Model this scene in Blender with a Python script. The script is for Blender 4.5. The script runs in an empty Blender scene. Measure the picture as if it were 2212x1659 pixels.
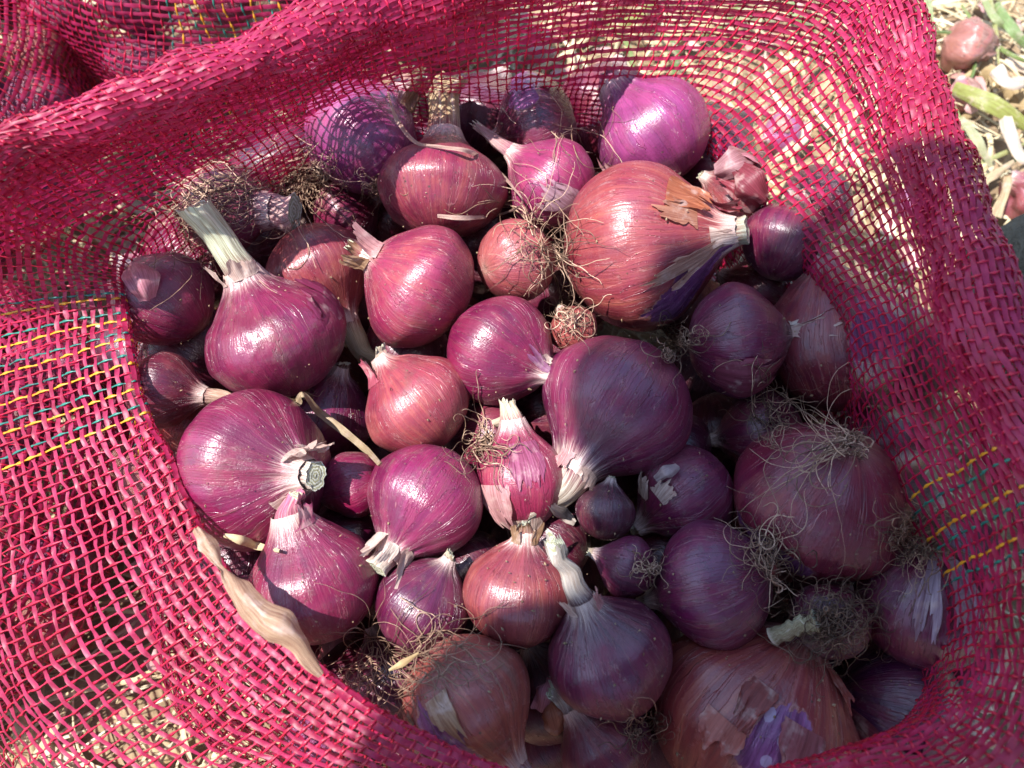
import bpy, math, random
import numpy as np
from mathutils import Matrix, Vector

# ------------------------------------------------------------------ camera, sky, sun, exposure
scene = bpy.context.scene
COL = scene.collection
PITCH = math.radians(65.0)      # camera looks steeply down into the open sack
DIST = 0.30                     # metres from the lens to the middle of the pile
WID = 1.30                      # frame width at unit distance
FWD = np.array([0.0, math.cos(PITCH), -math.sin(PITCH)])
UPV = np.array([0.0, math.sin(PITCH), math.cos(PITCH)])
XV = np.array([1.0, 0.0, 0.0])
CAM = -FWD * DIST
GROUND = -0.14

cam_data = bpy.data.cameras.new("camera")
cam_data.sensor_width = 36.0
cam_data.lens = 36.0 / WID
cam_data.clip_start = 0.01
cam_data.clip_end = 100.0
cam_data.dof.use_dof = True
cam_data.dof.focus_distance = 0.30
cam_data.dof.aperture_fstop = 13.0
cam = bpy.data.objects.new("camera", cam_data)
cam.location = CAM
cam.rotation_euler = (math.pi / 2 - PITCH, 0, 0)
COL.objects.link(cam)
scene.camera = cam

SUNDIR = XV * -0.41 + UPV * 0.36 - FWD * 0.83
SUNDIR = SUNDIR / np.linalg.norm(SUNDIR)
world = bpy.data.worlds.new("World")
scene.world = world
world.use_nodes = True
wn = world.node_tree.nodes
wl = world.node_tree.links
bgn = wn.get("Background") or wn.new("ShaderNodeBackground")
sky = wn.new("ShaderNodeTexSky")
sky.sky_type = 'NISHITA'
sky.sun_disc = False
sky.sun_elevation = math.asin(SUNDIR[2])
sky.sun_rotation = math.atan2(SUNDIR[0], SUNDIR[1])
sky.air_density = 1.2
sky.dust_density = 0.4
wl.new(sky.outputs[0], bgn.inputs[0])
bgn.inputs[1].default_value = 0.145
sun_data = bpy.data.lights.new("sun", 'SUN')
sun_data.energy = 4.4
sun_data.angle = math.radians(0.55)
sun_data.color = (1.0, 0.975, 0.94)
sun = bpy.data.objects.new("sun", sun_data)
sun.rotation_euler = Vector(SUNDIR).to_track_quat('Z', 'Y').to_euler()
sun.location = (0, 0, 2)
COL.objects.link(sun)
scene.view_settings.view_transform = 'Standard'
scene.view_settings.look = 'None'
scene.view_settings.exposure = 1.25
scene.view_settings.gamma = 1.0
scene.view_settings.use_curve_mapping = False
scene.render.engine = 'CYCLES'
scene.cycles.max_bounces = 6
scene.cycles.diffuse_bounces = 3
scene.cycles.glossy_bounces = 3
scene.cycles.transmission_bounces = 4
scene.cycles.transparent_max_bounces = 10

# ------------------------------------------------------------------ helpers
def ray(px, py):
    xc = (px - 1106.0) / 2212.0 * WID
    yc = -(py - 829.5) / 2212.0 * WID
    return XV * xc + UPV * yc + FWD

def at_z(px, py, z):
    r = ray(px, py)
    return CAM + r * ((z - CAM[2]) / r[2])

def at_depth(px, py, d):
    return CAM + ray(px, py) * d

def depth_z(px, py, z):
    r = ray(px, py)
    return (z - CAM[2]) / r[2]

def vnoise(p, seed=0):
    p = np.asarray(p, float)
    i = np.floor(p).astype(np.int64)
    f = p - i
    f = f * f * (3 - 2 * f)
    def h(dx, dy, dz):
        n = (i[..., 0] + dx) * 374761393 + (i[..., 1] + dy) * 668265263 + (i[..., 2] + dz) * 2147483647 + seed * 1274126177
        n = (n ^ (n >> 13)) * 1274126177
        n = n ^ (n >> 16)
        return (n & 0xFFFF) / 32767.5 - 1.0
    x, y, z = f[..., 0], f[..., 1], f[..., 2]
    a = h(0,0,0)*(1-x)+h(1,0,0)*x
    b = h(0,1,0)*(1-x)+h(1,1,0)*x
    c = h(0,0,1)*(1-x)+h(1,0,1)*x
    d = h(0,1,1)*(1-x)+h(1,1,1)*x
    return (a*(1-y)+b*y)*(1-z)+(c*(1-y)+d*y)*z

def fbm(p, seed=0, o=3):
    p = np.asarray(p, float)
    s, a = 0, 1.0
    for k in range(o):
        s = s + a * vnoise(p * (2 ** k), seed + 17 * k)
        a *= 0.5
    return s

def unit(v):
    v = np.asarray(v, float)
    return v / np.maximum(np.linalg.norm(v, axis=-1, keepdims=True), 1e-12)

def sstep(a, b, x):
    t = np.clip((x - a) / (b - a), 0, 1)
    return t * t * (3 - 2 * t)

def mesh(name, V, F, attrs=None, mats=None, smooth=True, midx=None):
    V = np.asarray(V, np.float32).reshape(-1, 3)
    me = bpy.data.meshes.new(name)
    me.vertices.add(len(V))
    me.vertices.foreach_set("co", V.ravel())
    Fs = F if isinstance(F, list) else [F]
    loops = np.concatenate([np.asarray(f, np.int32).ravel() for f in Fs])
    tot = np.concatenate([np.full(len(f), np.asarray(f).shape[1], np.int32) for f in Fs])
    start = np.concatenate([[0], np.cumsum(tot)[:-1]]).astype(np.int32)
    me.loops.add(len(loops))
    me.loops.foreach_set("vertex_index", loops)
    me.polygons.add(len(tot))
    me.polygons.foreach_set("loop_start", start)
    me.polygons.foreach_set("use_smooth", np.full(len(tot), smooth))
    for m in mats or []:
        me.materials.append(m)
    if midx is not None:
        me.polygons.foreach_set("material_index", np.asarray(midx, np.int32))
    me.update(calc_edges=True)
    for k, a in (attrs or {}).items():
        a = np.asarray(a, np.float32)
        if a.ndim == 1:
            at = me.attributes.new(k, 'FLOAT', 'POINT')
            at.data.foreach_set("value", a)
        else:
            at = me.attributes.new(k, 'FLOAT_VECTOR', 'POINT')
            at.data.foreach_set("vector", a.ravel())
    return me

def grid_faces(nu, nv, cu=False, cv=False, base=0):
    """vertex index = i*nv + j ; i over nu, j over nv"""
    i = np.arange(nu if cu else nu - 1)
    j = np.arange(nv if cv else nv - 1)
    I, J = np.meshgrid(i, j, indexing='ij')
    I2, J2 = (I + 1) % nu, (J + 1) % nv
    q = np.stack([I*nv+J, I2*nv+J, I2*nv+J2, I*nv+J2], -1).reshape(-1, 4)
    return q + base

def link(name, me, parent=None, mat=None, **props):
    o = bpy.data.objects.new(name, me)
    COL.objects.link(o)
    if parent is not None:
        o.parent = parent
    for k, v in props.items():
        o[k] = v
    return o

def empty(name, M=None, **props):
    o = bpy.data.objects.new(name, None)
    o.empty_display_size = 0.01
    if M is not None:
        o.matrix_world = Matrix(M.tolist())
    COL.objects.link(o)
    for k, v in props.items():
        o[k] = v
    return o

def crom(P, n):
    """Catmull-Rom through the points P (k,3) -> (n,3)"""
    P = np.asarray(P, float)
    k = len(P)
    E = np.vstack([2*P[0]-P[1], P, 2*P[-1]-P[-2]])
    t = np.linspace(0, k-1-1e-9, n)
    i = t.astype(int)
    f = (t - i)[:, None]
    p0, p1, p2, p3 = E[i], E[i+1], E[i+2], E[i+3]
    return 0.5*((2*p1)+(p2-p0)*f+(2*p0-5*p1+4*p2-p3)*f*f+(3*p1-p0-3*p2+p3)*f**3)

def tubes(P, R, sides=4, ref=None, ecc=None):
    """P (S,N,3) strands, R (S,N) radii -> verts, quads"""
    P = np.asarray(P, float)
    S, N, _ = P.shape
    T = unit(np.gradient(P, axis=1))
    if ref is None:
        ref = unit(np.random.RandomState(5).normal(size=(S, 1, 3)))
    A = unit(np.cross(T, np.broadcast_to(ref, P.shape)))
    B = np.cross(T, A)
    ang = np.arange(sides) / sides * 2 * np.pi
    ea = 1.0 if ecc is None else ecc
    V = (P[:, :, None, :]
         + (A[:, :, None, :] * np.cos(ang)[None, None, :, None]
            + B[:, :, None, :] * (np.sin(ang) * ea)[None, None, :, None]) * R[:, :, None, None])
    q = grid_faces(N, sides, cv=True)
    F = (q[None] + (np.arange(S) * N * sides)[:, None, None]).reshape(-1, 4)
    return V.reshape(-1, 3), F

# ------------------------------------------------------------------ node helpers
class NT:
    def __init__(s, name):
        s.m = bpy.data.materials.new(name)
        s.m.use_nodes = True
        s.t = s.m.node_tree
        s.t.nodes.clear()
        s.out = s.t.nodes.new("ShaderNodeOutputMaterial")
    def n(s, typ, ins=None, **props):
        nd = s.t.nodes.new("ShaderNode" + typ)
        for k, v in props.items():
            setattr(nd, k, v)
        for k, v in (ins or {}).items():
            s.put(nd.inputs[k], v)
        return nd
    def put(s, sock, v):
        if isinstance(v, bpy.types.NodeSocket):
            s.t.links.new(v, sock)
        elif isinstance(v, (tuple, list)) and len(v) == 3 and sock.type == 'RGBA':
            sock.default_value = (*v, 1)
        else:
            sock.default_value = v
    def math(s, op, a, b=0.0, c=None, clamp=False):
        nd = s.n("Math", {0: a, 1: b}, operation=op, use_clamp=clamp)
        if c is not None:
            s.put(nd.inputs[2], c)
        return nd.outputs[0]
    def mul(s, a, b): return s.math('MULTIPLY', a, b)
    def add(s, a, b): return s.math('ADD', a, b)
    def mix(s, f, a, b, mode='MIX'):
        nd = s.n("Mix", data_type='RGBA', blend_type=mode)
        s.put(nd.inputs[0], f); s.put(nd.inputs[6], a); s.put(nd.inputs[7], b)
        return nd.outputs[2]
    def ss(s, x, a, b):
        nd = s.n("MapRange", {0: x, 1: a, 2: b, 3: 0.0, 4: 1.0}, interpolation_type='SMOOTHSTEP')
        return nd.outputs[0]
    def attr(s, name):
        return s.n("Attribute", attribute_name=name)
    def noise(s, vec, scale, detail=3.0, rough=0.55, dist=0.0):
        return s.n("TexNoise", {"Vector": vec, "Scale": scale, "Detail": detail, "Roughness": rough, "Distortion": dist}).outputs[0]
    def vmul(s, v, w):
        return s.n("VectorMath", {0: v, 1: w}, operation='MULTIPLY').outputs[0]
    def vadd(s, v, w):
        return s.n("VectorMath", {0: v, 1: w}, operation='ADD').outputs[0]
    def ramp(s, f, stops):
        nd = s.n("ValToRGB", {0: f})
        e = nd.color_ramp.elements
        while len(e) < len(stops):
            e.new(0.5)
        for k, (p, c) in enumerate(stops):
            e[k].position = p
            e[k].color = (*c, 1)
        return nd.outputs[0]
    def bump(s, h, strength, dist):
        return s.n("Bump", {"Height": h, "Strength": strength, "Distance": dist}).outputs[0]
    def done(s, shader):
        s.t.links.new(shader, s.out.inputs[0])
        return s.m

# ------------------------------------------------------------------ materials
def mat_onion():
    m = NT("onion_skin")
    mer = m.attr("mer"); par = m.attr("par"); ex = m.attr("exposed").outputs[2]; spot = m.attr("spot").outputs[2]
    psep = m.n("SeparateXYZ", {0: par.outputs[1]})
    brown, vein, dusty = psep.outputs[0], psep.outputs[1], psep.outputs[2]
    lat = m.n("SeparateXYZ", {0: mer.outputs[1]}).outputs[2]
    oi = m.n("ObjectInfo")
    base = oi.outputs["Color"]
    rnd = m.mul(oi.outputs["Random"], 37.0)
    off = m.n("CombineXYZ", {0: rnd, 1: rnd, 2: rnd}).outputs[0]
    oc = m.n("TexCoord").outputs["Object"]
    ocs = m.vadd(oc, off)
    warp = m.noise(m.vmul(oc, (60, 60, 60)), 1.0, 2.0)
    mv = m.vadd(m.vmul(mer.outputs[1], (1, 1, 0.14)), off)
    mw = m.n("VectorMath", {0: m.n("CombineXYZ", {0: warp, 1: warp, 2: 0.0}).outputs[0], 1: (0.10, 0.10, 0)}, operation='MULTIPLY').outputs[0]
    mvw = m.vadd(mv, mw)
    st_f = m.noise(mvw, 34.0, 3.0, 0.6)          # fine meridian streaks
    st_m = m.noise(mvw, 9.0, 3.0, 0.6)           # broad streaks
    st_v = m.noise(mvw, 12.0, 0.0)               # veins: thin lines where this crosses 0.5
    vl = m.math('ABSOLUTE', m.math('SUBTRACT', st_v, 0.5))
    vline = m.math('SUBTRACT', 1.0, m.ss(vl, 0.0, 0.015))
    blot = m.noise(ocs, 75.0, 4.0, 0.6)
    blot2 = m.noise(ocs, 240.0, 4.0, 0.65)
    tiny = m.noise(ocs, 1500.0, 2.0, 0.6)
    # living colour
    dark = m.mix(1.0, base, (0.42, 0.34, 0.44), 'MULTIPLY')
    lite = m.mix(0.45, base, (0.34, 0.030, 0.085))
    c = m.mix(m.ss(st_m, 0.28, 0.66), m.mix(0.5, base, dark), base)
    c = m.mix(m.mul(m.ss(st_f, 0.46, 0.74), 0.24), c, lite)
    big = m.noise(ocs, 26.0, 3.0, 0.55, 0.6)
    c = m.mix(m.mul(m.ss(big, 0.46, 0.64), 0.62), c, dark)
    c = m.mix(m.mul(m.ss(blot, 0.52, 0.72), 0.40), c, lite)
    c = m.mix(m.mul(m.ss(blot2, 0.50, 0.68), 0.5), c, dark)
    # dry coppery outer skin
    dry = m.ramp(m.noise(mvw, 13.0, 4.0, 0.65), [(0.25, (0.11, 0.016, 0.018)), (0.5, (0.23, 0.042, 0.032)), (0.75, (0.40, 0.125, 0.065))])
    dry = m.mix(0.35, dry, base)
    bf = m.mul(m.ss(m.add(m.add(m.mul(blot, 0.8), m.mul(st_m, 0.3)), m.mul(brown, 0.6)), 0.62, 0.98), m.ss(brown, 0.0, 0.25))
    c = m.mix(bf, c, dry)
    # edges of dry skin layers
    lay = m.noise(m.vadd(m.vmul(mer.outputs[1], (1, 1, 0.55)), m.vmul(off, (1.7, 0.6, 1.1))), 2.6, 5.0, 0.62, 0.3)
    lstep = m.ss(lay, 0.50, 0.508)
    lline = m.mul(m.ss(lay, 0.488, 0.5), m.math('SUBTRACT', 1.0, m.ss(lay, 0.5, 0.508)))
    c = m.mix(m.mul(lstep, 0.24), c, m.mix(0.5, dry, lite))
    c = m.mix(m.mul(lline, m.mul(m.ss(blot, 0.40, 0.6), 0.26)), c, (0.50, 0.30, 0.29))
    # veins
    c = m.mix(m.mul(m.mul(vline, vein), m.add(0.05, m.mul(m.ss(blot, 0.3, 0.7), 0.42))), c, (0.64, 0.31, 0.28))
    # pale streaky neck and root ends
    nk = m.ss(m.add(lat, m.mul(m.math('SUBTRACT', st_f, 0.5), 0.42)), 0.82, 1.04)
    c = m.mix(m.mul(nk, 0.85), c, (0.72, 0.55, 0.47))
    rt = m.math('SUBTRACT', 1.0, m.ss(m.add(lat, m.mul(m.math('SUBTRACT', st_f, 0.5), 0.25)), 0.03, 0.19))
    c = m.mix(m.mul(rt, 0.7), c, (0.40, 0.22, 0.17))
    # window where the outer skin is torn away
    inner = m.mix(m.ss(st_m, 0.35, 0.65), (0.11, 0.020, 0.095), (0.24, 0.065, 0.20))
    inner = m.mix(m.mul(m.ss(st_f, 0.5, 0.72), 0.6), inner, (0.38, 0.16, 0.33))
    jag = m.add(m.mul(m.math('SUBTRACT', m.noise(ocs, 420.0, 4.0, 0.7), 0.5), 0.42), m.mul(m.math('SUBTRACT', st_m, 0.5), 0.5))
    exj = m.math('MULTIPLY', m.add(ex, jag), m.ss(ex, 0.02, 0.2))
    exs = m.ss(exj, 0.48, 0.53)
    c = m.mix(exs, c, inner)
    edge = m.mul(m.mul(m.ss(exj, 0.38, 0.47), m.math('SUBTRACT', 1.0, m.ss(exj, 0.48, 0.51))), m.mul(m.ss(blot, 0.40, 0.62), 0.4))
    c = m.mix(edge, c, (0.64, 0.44, 0.36))
    c = m.mix(m.ss(m.add(spot, m.mul(jag, 0.4)), 0.45, 0.56), c, (0.34, 0.24, 0.36))
    # soil specks and dust
    vor = m.n("TexVoronoi", {"Vector": ocs, "Scale": 330.0}, feature='F1')
    vd = m.math('SUBTRACT', 1.0, m.ss(vor.outputs[0], 0.10, 0.22))
    spk = m.mul(vd, m.ss(m.noise(ocs, 95.0, 2.0), 0.60, 0.68))
    c = m.mix(m.mul(spk, 0.85), c, (0.045, 0.03, 0.022))
    du = m.mul(m.mul(m.ss(m.add(m.mul(blot2, 0.6), m.mul(blot, 0.5)), 0.54, 0.8), dusty), 0.20)
    c = m.mix(du, c, (0.60, 0.44, 0.40))
    smear = m.mul(m.ss(m.noise(ocs, 60.0, 6.0, 0.72, 0.8), 0.54, 0.66), m.mul(m.ss(m.noise(ocs, 18.0, 2.0), 0.46, 0.62), 0.62))
    c = m.mix(m.mul(smear, m.add(0.35, dusty)), c, (0.15, 0.085, 0.06))
    h = m.add(m.add(m.add(m.mul(lstep, 0.8), m.mul(st_f, 0.45)), m.mul(blot2, 0.45)), m.add(m.mul(vline, 0.3), m.mul(tiny, 0.22)))
    nrm = m.bump(h, 0.75, 0.0006)
    rough = m.add(m.add(m.add(0.32, m.mul(m.ss(blot, 0.42, 0.66), 0.16)), m.mul(st_f, 0.16)), m.add(m.mul(m.add(bf, m.mul(smear, 2.0)), 0.14), m.mul(du, 0.5)))
    b = m.n("BsdfPrincipled", {"Base Color": c, "Roughness": rough, "Normal": nrm, "IOR": 1.5,
                               "Specular IOR Level": 0.35, "Coat Weight": m.math('SUBTRACT', 1.0, m.mul(m.ss(blot, 0.42, 0.66), 0.6)), "Coat IOR": 1.55, "Coat Roughness": m.add(0.20, m.mul(blot2, 0.12)), "Coat Normal": nrm})
    return m.done(b.outputs[0])

def mat_neck():
    m = NT("dry_neck")
    mer = m.attr("mer")
    t = m.n("SeparateXYZ", {0: mer.outputs[1]}).outputs[2]
    oi = m.n("ObjectInfo")
    rnd = m.mul(oi.outputs["Random"], 29.0)
    off = m.n("CombineXYZ", {0: rnd, 1: rnd, 2: rnd}).outputs[0]
    basec = m.attr("basecol").outputs[0]
    mv = m.vadd(m.vmul(mer.outputs[1], (1, 1, 0.16)), off)
    f1 = m.noise(mv, 16.0, 4.0, 0.65)
    f2 = m.noise(mv, 5.0, 3.0, 0.6)
    tip = oi.outputs["Color"]
    dk = m.mix(1.0, tip, (0.55, 0.44, 0.36), 'MULTIPLY')
    c = m.mix(m.ss(f1, 0.34, 0.62), dk, tip)
    c = m.mix(m.mul(m.ss(f2, 0.5, 0.7), 0.5), c, (0.74, 0.64, 0.52))
    k = m.math('SUBTRACT', 1.0, m.ss(m.add(t, m.mul(m.math('SUBTRACT', f1, 0.5), 0.5)), 0.02, 0.42))
    c = m.mix(m.mul(k, 0.9), c, m.mix(m.mul(m.ss(f1, 0.45, 0.62), 0.6), basec, (0.70, 0.50, 0.45)))
    # rings of the cut end
    cap = m.attr("cap").outputs[2]
    rg = m.math('SINE', m.mul(cap, 26.0))
    cc = m.mix(m.ss(rg, -0.3, 0.8), (0.40, 0.38, 0.22), (0.74, 0.74, 0.60))
    dirt = m.ss(m.noise(m.n("TexCoord").outputs["Object"], 900.0, 3.0), 0.55, 0.7)
    cc = m.mix(m.mul(dirt, 0.7), cc, (0.12, 0.10, 0.08))
    c = m.mix(m.ss(cap, 0.01, 0.04), c, cc)
    nrm = m.bump(m.add(f1, m.mul(f2, 0.5)), 0.7, 0.0007)
    b = m.n("BsdfPrincipled", {"Base Color": c, "Roughness": 0.55, "Normal": nrm, "Specular IOR Level": 0.35})
    tr = m.n("BsdfTranslucent", {"Color": c})
    mx = m.n("MixShader", {0: 0.12, 1: b.outputs[0], 2: tr.outputs[0]})
    return m.done(mx.outputs[0])

def mat_flap():
    m = NT("loose_skin")
    oi = m.n("ObjectInfo")
    mer = m.attr("mer")
    rnd = m.mul(oi.outputs["Random"], 29.0)
    off = m.n("CombineXYZ", {0: rnd, 1: rnd, 2: rnd}).outputs[0]
    f1 = m.noise(m.vadd(m.vmul(mer.outputs[1], (1, 1, 0.16)), off), 26.0, 4.0, 0.65)
    f2 = m.noise(m.vadd(m.n("TexCoord").outputs["Object"], off), 160.0, 3.0, 0.6)
    c0 = oi.outputs["Color"]
    c = m.mix(m.ss(f1, 0.35, 0.65), m.mix(1.0, c0, (0.62, 0.5, 0.5), 'MULTIPLY'), c0)
    c = m.mix(m.mul(m.ss(f2, 0.5, 0.72), 0.5), c, (0.66, 0.50, 0.44))
    nrm = m.bump(m.add(f1, f2), 0.6, 0.0006)
    b = m.n("BsdfPrincipled", {"Base Color": c, "Roughness": 0.38, "Normal": nrm, "Specular IOR Level": 0.5})
    tr = m.n("BsdfTranslucent", {"Color": c})
    mx = m.n("MixShader", {0: 0.3, 1: b.outputs[0], 2: tr.outputs[0]})
    return m.done(mx.outputs[0])

def mat_simple(name, stops, scale=80.0, rough=0.6, trans=0.0, attr=None, bump=0.3, bdist=0.0004, detail=4.0, spec=0.4):
    m = NT(name)
    oc = m.n("TexCoord").outputs["Object"]
    f = m.noise(oc, scale, detail, 0.6)
    k = f
    if attr:
        k = m.add(m.mul(m.attr(attr).outputs[2], 0.75), m.mul(f, 0.3))
    c = m.ramp(k, stops)
    fine = m.noise(oc, scale * 9, 3.0, 0.6)
    c = m.mix(m.mul(m.ss(fine, 0.5, 0.7), 0.35), c, m.mix(1.0, c, (0.5, 0.45, 0.42), 'MULTIPLY'))
    nrm = m.bump(m.add(f, m.mul(fine, 0.4)), bump, bdist)
    b = m.n("BsdfPrincipled", {"Base Color": c, "Roughness": rough, "Normal": nrm, "Specular IOR Level": spec})
    s = b.outputs[0]
    if trans > 0:
        tr = m.n("BsdfTranslucent", {"Color": c})
        s = m.n("MixShader", {0: trans, 1: s, 2: tr.outputs[0]}).outputs[0]
    return m.done(s)

def mat_plastic(name, c1, c2, trans=0.35, rough=0.3, clear=0.0):
    m = NT(name)
    oc = m.n("TexCoord").outputs["Object"]
    f = m.noise(oc, 260.0, 3.0, 0.6)
    g = m.noise(oc, 30.0, 2.0, 0.5)
    c = m.mix(m.ss(m.add(m.mul(f, 0.6), m.mul(g, 0.5)), 0.38, 0.72), c1, c2)
    nrm = m.bump(f, 0.35, 0.0005)
    b = m.n("BsdfPrincipled", {"Base Color": c, "Roughness": m.add(rough, m.mul(f, 0.2)), "Normal": nrm,
                               "Specular IOR Level": 0.6})
    tr = m.n("BsdfTranslucent", {"Color": c})
    s = m.n("MixShader", {0: trans, 1: b.outputs[0], 2: tr.outputs[0]}).outputs[0]
    if clear > 0:
        tp = m.n("BsdfTransparent", {"Color": m.mix(0.45, c, (0.95, 0.45, 0.62))})
        s = m.n("MixShader", {0: clear, 1: s, 2: tp.outputs[0]}).outputs[0]
    return m.done(s)

M_ONION = mat_onion()
M_NECK = mat_neck()
M_FLAP = mat_flap()
M_ROOT = mat_simple("dry_roots", [(0.10, (0.045, 0.026, 0.018)), (0.45, (0.24, 0.14, 0.09)), (0.9, (0.60, 0.41, 0.29))], 120, 0.7, 0.0, attr="rnd")
M_STRAW = mat_simple("straw", [(0.1, (0.30, 0.20, 0.09)), (0.4, (0.56, 0.44, 0.25)), (0.7, (0.62, 0.51, 0.32)), (0.95, (0.70, 0.60, 0.43))], 60, 0.6, 0.15, attr="rnd")
M_FLAKE = mat_simple("fallen_skins", [(0.1, (0.20, 0.07, 0.08)), (0.35, (0.46, 0.22, 0.20)), (0.6, (0.60, 0.36, 0.34)), (0.9, (0.66, 0.52, 0.38))], 70, 0.45, 0.2, attr="rnd")
M_GREEN = mat_simple("green_leaf", [(0.2, (0.50, 0.46, 0.14)), (0.45, (0.24, 0.36, 0.09)), (0.8, (0.42, 0.56, 0.30))], 22, 0.4, 0.25)
M_SOIL = mat_simple("soil", [(0.2, (0.10, 0.065, 0.04)), (0.5, (0.26, 0.18, 0.11)), (0.8, (0.46, 0.36, 0.23))], 35, 0.95, bump=0.8, bdist=0.004, spec=0.1)
M_TAPE = mat_plastic("net_tape", (0.32, 0.005, 0.045), (0.50, 0.026, 0.120), 0.36, 0.36, 0.16)
M_WARP = mat_plastic("net_strand", (0.46, 0.006, 0.035), (0.64, 0.015, 0.075), 0.28, 0.28)
M_YEL = mat_plastic("yellow_plastic", (0.70, 0.28, 0.015), (0.82, 0.42, 0.03), 0.2, 0.3)
M_GRN = mat_plastic("green_plastic", (0.01, 0.10, 0.09), (0.03, 0.26, 0.19), 0.15, 0.3)
# ------------------------------------------------------------------ onions
MAG = (0.37, 0.040, 0.150); PNK = (0.52, 0.110, 0.190); LIL = (0.43, 0.130, 0.320); WIN = (0.21, 0.024, 0.070)
PUR = (0.24, 0.040, 0.150); COP = (0.36, 0.110, 0.090); SAL = (0.54, 0.150, 0.160); DRK = (0.13, 0.020, 0.065)
CREAM = (0.66, 0.58, 0.42); STRAWC = (0.52, 0.38, 0.22); WHITE = (0.72, 0.66, 0.56); GREENW = (0.62, 0.64, 0.46); BRN = (0.36, 0.22, 0.12)
ROSE = (0.58, 0.30, 0.30); PAPER = (0.66, 0.50, 0.42)

O = []
def onion(cx, cy, r, ang, tz, label, **k):
    d = dict(cx=cx, cy=cy, r=r, ang=ang, tz=tz, label=label, h=0.88, n=0.16, nl=0.35, col=MAG, tip=CREAM, brown=0.15, vein=0.6,
             dust=0.25, peel=[], spots=[], flaps=[], roots=None, drape=[], bend=(0, 0), wr=0.0, dz=0.0, cut=0, res=1.0, lump=0.035, taper=0.8)
    d.update(k)
    a_, b_, c_ = d['col']
    g_ = 0.35 + 0.45 * min(1.0, max(0.0, (b_ - 0.06) / 0.12))
    d['col'] = (a_ * (0.36 + g_ * 0.34), b_ * g_ * 0.36, c_ * (0.22 + g_ * 0.32))
    d['r'] *= 1.05
    if not d['cut']:
        d['n'] *= 0.84
    O.append(d)

# front layer -----------------------------------------------------
onion(910, 622, 138, 150, 0.25, "glossy pink onion with a round white sun glint, dry brown neck at its upper left",
      col=PNK, h=0.80, n=0.15, nl=0.35, tip=BRN, brown=0.32, vein=1.0, roots=dict(n=10, len=0.35),
      flaps=[(30, 60, 0.86, 0.99, 0.30, ROSE), (-40, 50, 0.9, 1.0, 0.25, BRN)])
onion(1078, 757, 119, -27, 0.50, "small magenta onion with a stubby dry tip and a lilac flap painted as sheen beside it",
      cut=1,
      col=MAG, h=0.93, n=0.125, nl=0.34, vein=0.8, dust=0.1, brown=0.05, flaps=[(-30, 44, 0.98, 0.74, 0.03, (0.34, 0.13, 0.26)), (-60, 40, 0.86, 0.97, 0.08, PAPER)])  # first flap: lilac sheen near the tip, put into the flap's colour
onion(1375, 538, 176, 6, 0.45, "large sunlit brown onion with torn coppery skin and a pale cut neck stub",
      cut=1,
      col=(0.46, 0.10, 0.14), h=0.93, n=0.15, nl=0.24, tip=(0.50, 0.48, 0.36), brown=0.66, vein=0.45, dust=0.5,
      peel=[(64, 0.74, 30, 0.20)],
      flaps=[(-48, 50, 0.66, 0.90, 0.08, (0.42, 0.14, 0.07)), (-20, 34, 0.80, 0.62, 0.03, (0.44, 0.20, 0.13)), (15, 40, 0.86, 0.985, 0.12, PAPER), (34, 26, 0.92, 0.58, 0.05, (0.50, 0.30, 0.22)), (-100, 60, 0.80, 0.98, 0.22, (0.26, 0.04, 0.06))])
onion(598, 738, 148, 112, 0.30, "wrinkled magenta onion with a long thick whitish stalk",
      cut=1,
      col=(0.34, 0.045, 0.15), h=0.86, n=0.225, nl=1.10, tip=GREENW, brown=0.0, vein=0.5, wr=0.03, bend=(0.25, -0.12), taper=0.85,
      flaps=[(75, 60, 0.45, 0.8, 0.07, (0.24, 0.03, 0.09)), (20, 70, 0.93, 1.0, 0.18, PAPER), (-70, 50, 0.92, 1.0, 0.22, PAPER)], roots=dict(n=16, len=0.5))
onion(548, 1017, 166, 2, 0.62, "big magenta onion with pale streaks and a stubby white neck, beside the striped netting",
      cut=1,
      col=(0.38, 0.045, 0.155), h=0.90, n=0.17, nl=0.22, tip=WHITE, vein=0.6, brown=0.06, dust=0.3,
      flaps=[(-60, 50, 0.88, 1.0, 0.35, PAPER), (60, 40, 0.8, 0.95, 0.06, PAPER), (-110, 40, 0.86, 1.0, 0.30, PAPER)])
onion(1335, 872, 158, 234, 0.34, "purple onion with a broad fibrous dry neck pointing down between its neighbours",
      col=(0.29, 0.055, 0.15), h=0.94, n=0.29, nl=0.86, tip=(0.66, 0.58, 0.48), brown=0.12, vein=0.5, taper=0.92,
      flaps=[(-35, 50, 0.93, 1.0, 0.12, PAPER), (40, 40, 0.90, 1.0, 0.10, ROSE)])
onion(922, 1078, 124, 236, 0.55, "magenta onion with a white frilly neck opening over the pile's middle",
      cut=1,
      col=(0.40, 0.055, 0.19), h=0.98, n=0.20, nl=0.40, tip=WHITE, vein=0.85, brown=0.05, dust=0.35,
      flaps=[(55, 46, 0.86, 1.0, 0.42, PAPER), (-55, 46, 0.86, 1.0, 0.40, PAPER), (0, 40, 0.9, 1.0, 0.3, WHITE), (120, 50, 0.9, 1.0, 0.4, PAPER)])
onion(1772, 1078, 181, 258, -0.62, "large wine-red onion with a tangle of long roots across its top",
      col=(0.30, 0.040, 0.095), h=0.93, n=0.15, nl=0.3, brown=0.25, vein=0.7, dust=0.25, peel=[(38, 0.56, 34, 0.055)],
      roots=dict(n=40, len=0.35, spread=1.4, k=0.40), drape=[(1815,958,24,48,192,36,300,.22,.007,0),(1835,965,20,22,100,60,90,.4,.004,0)])
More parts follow.
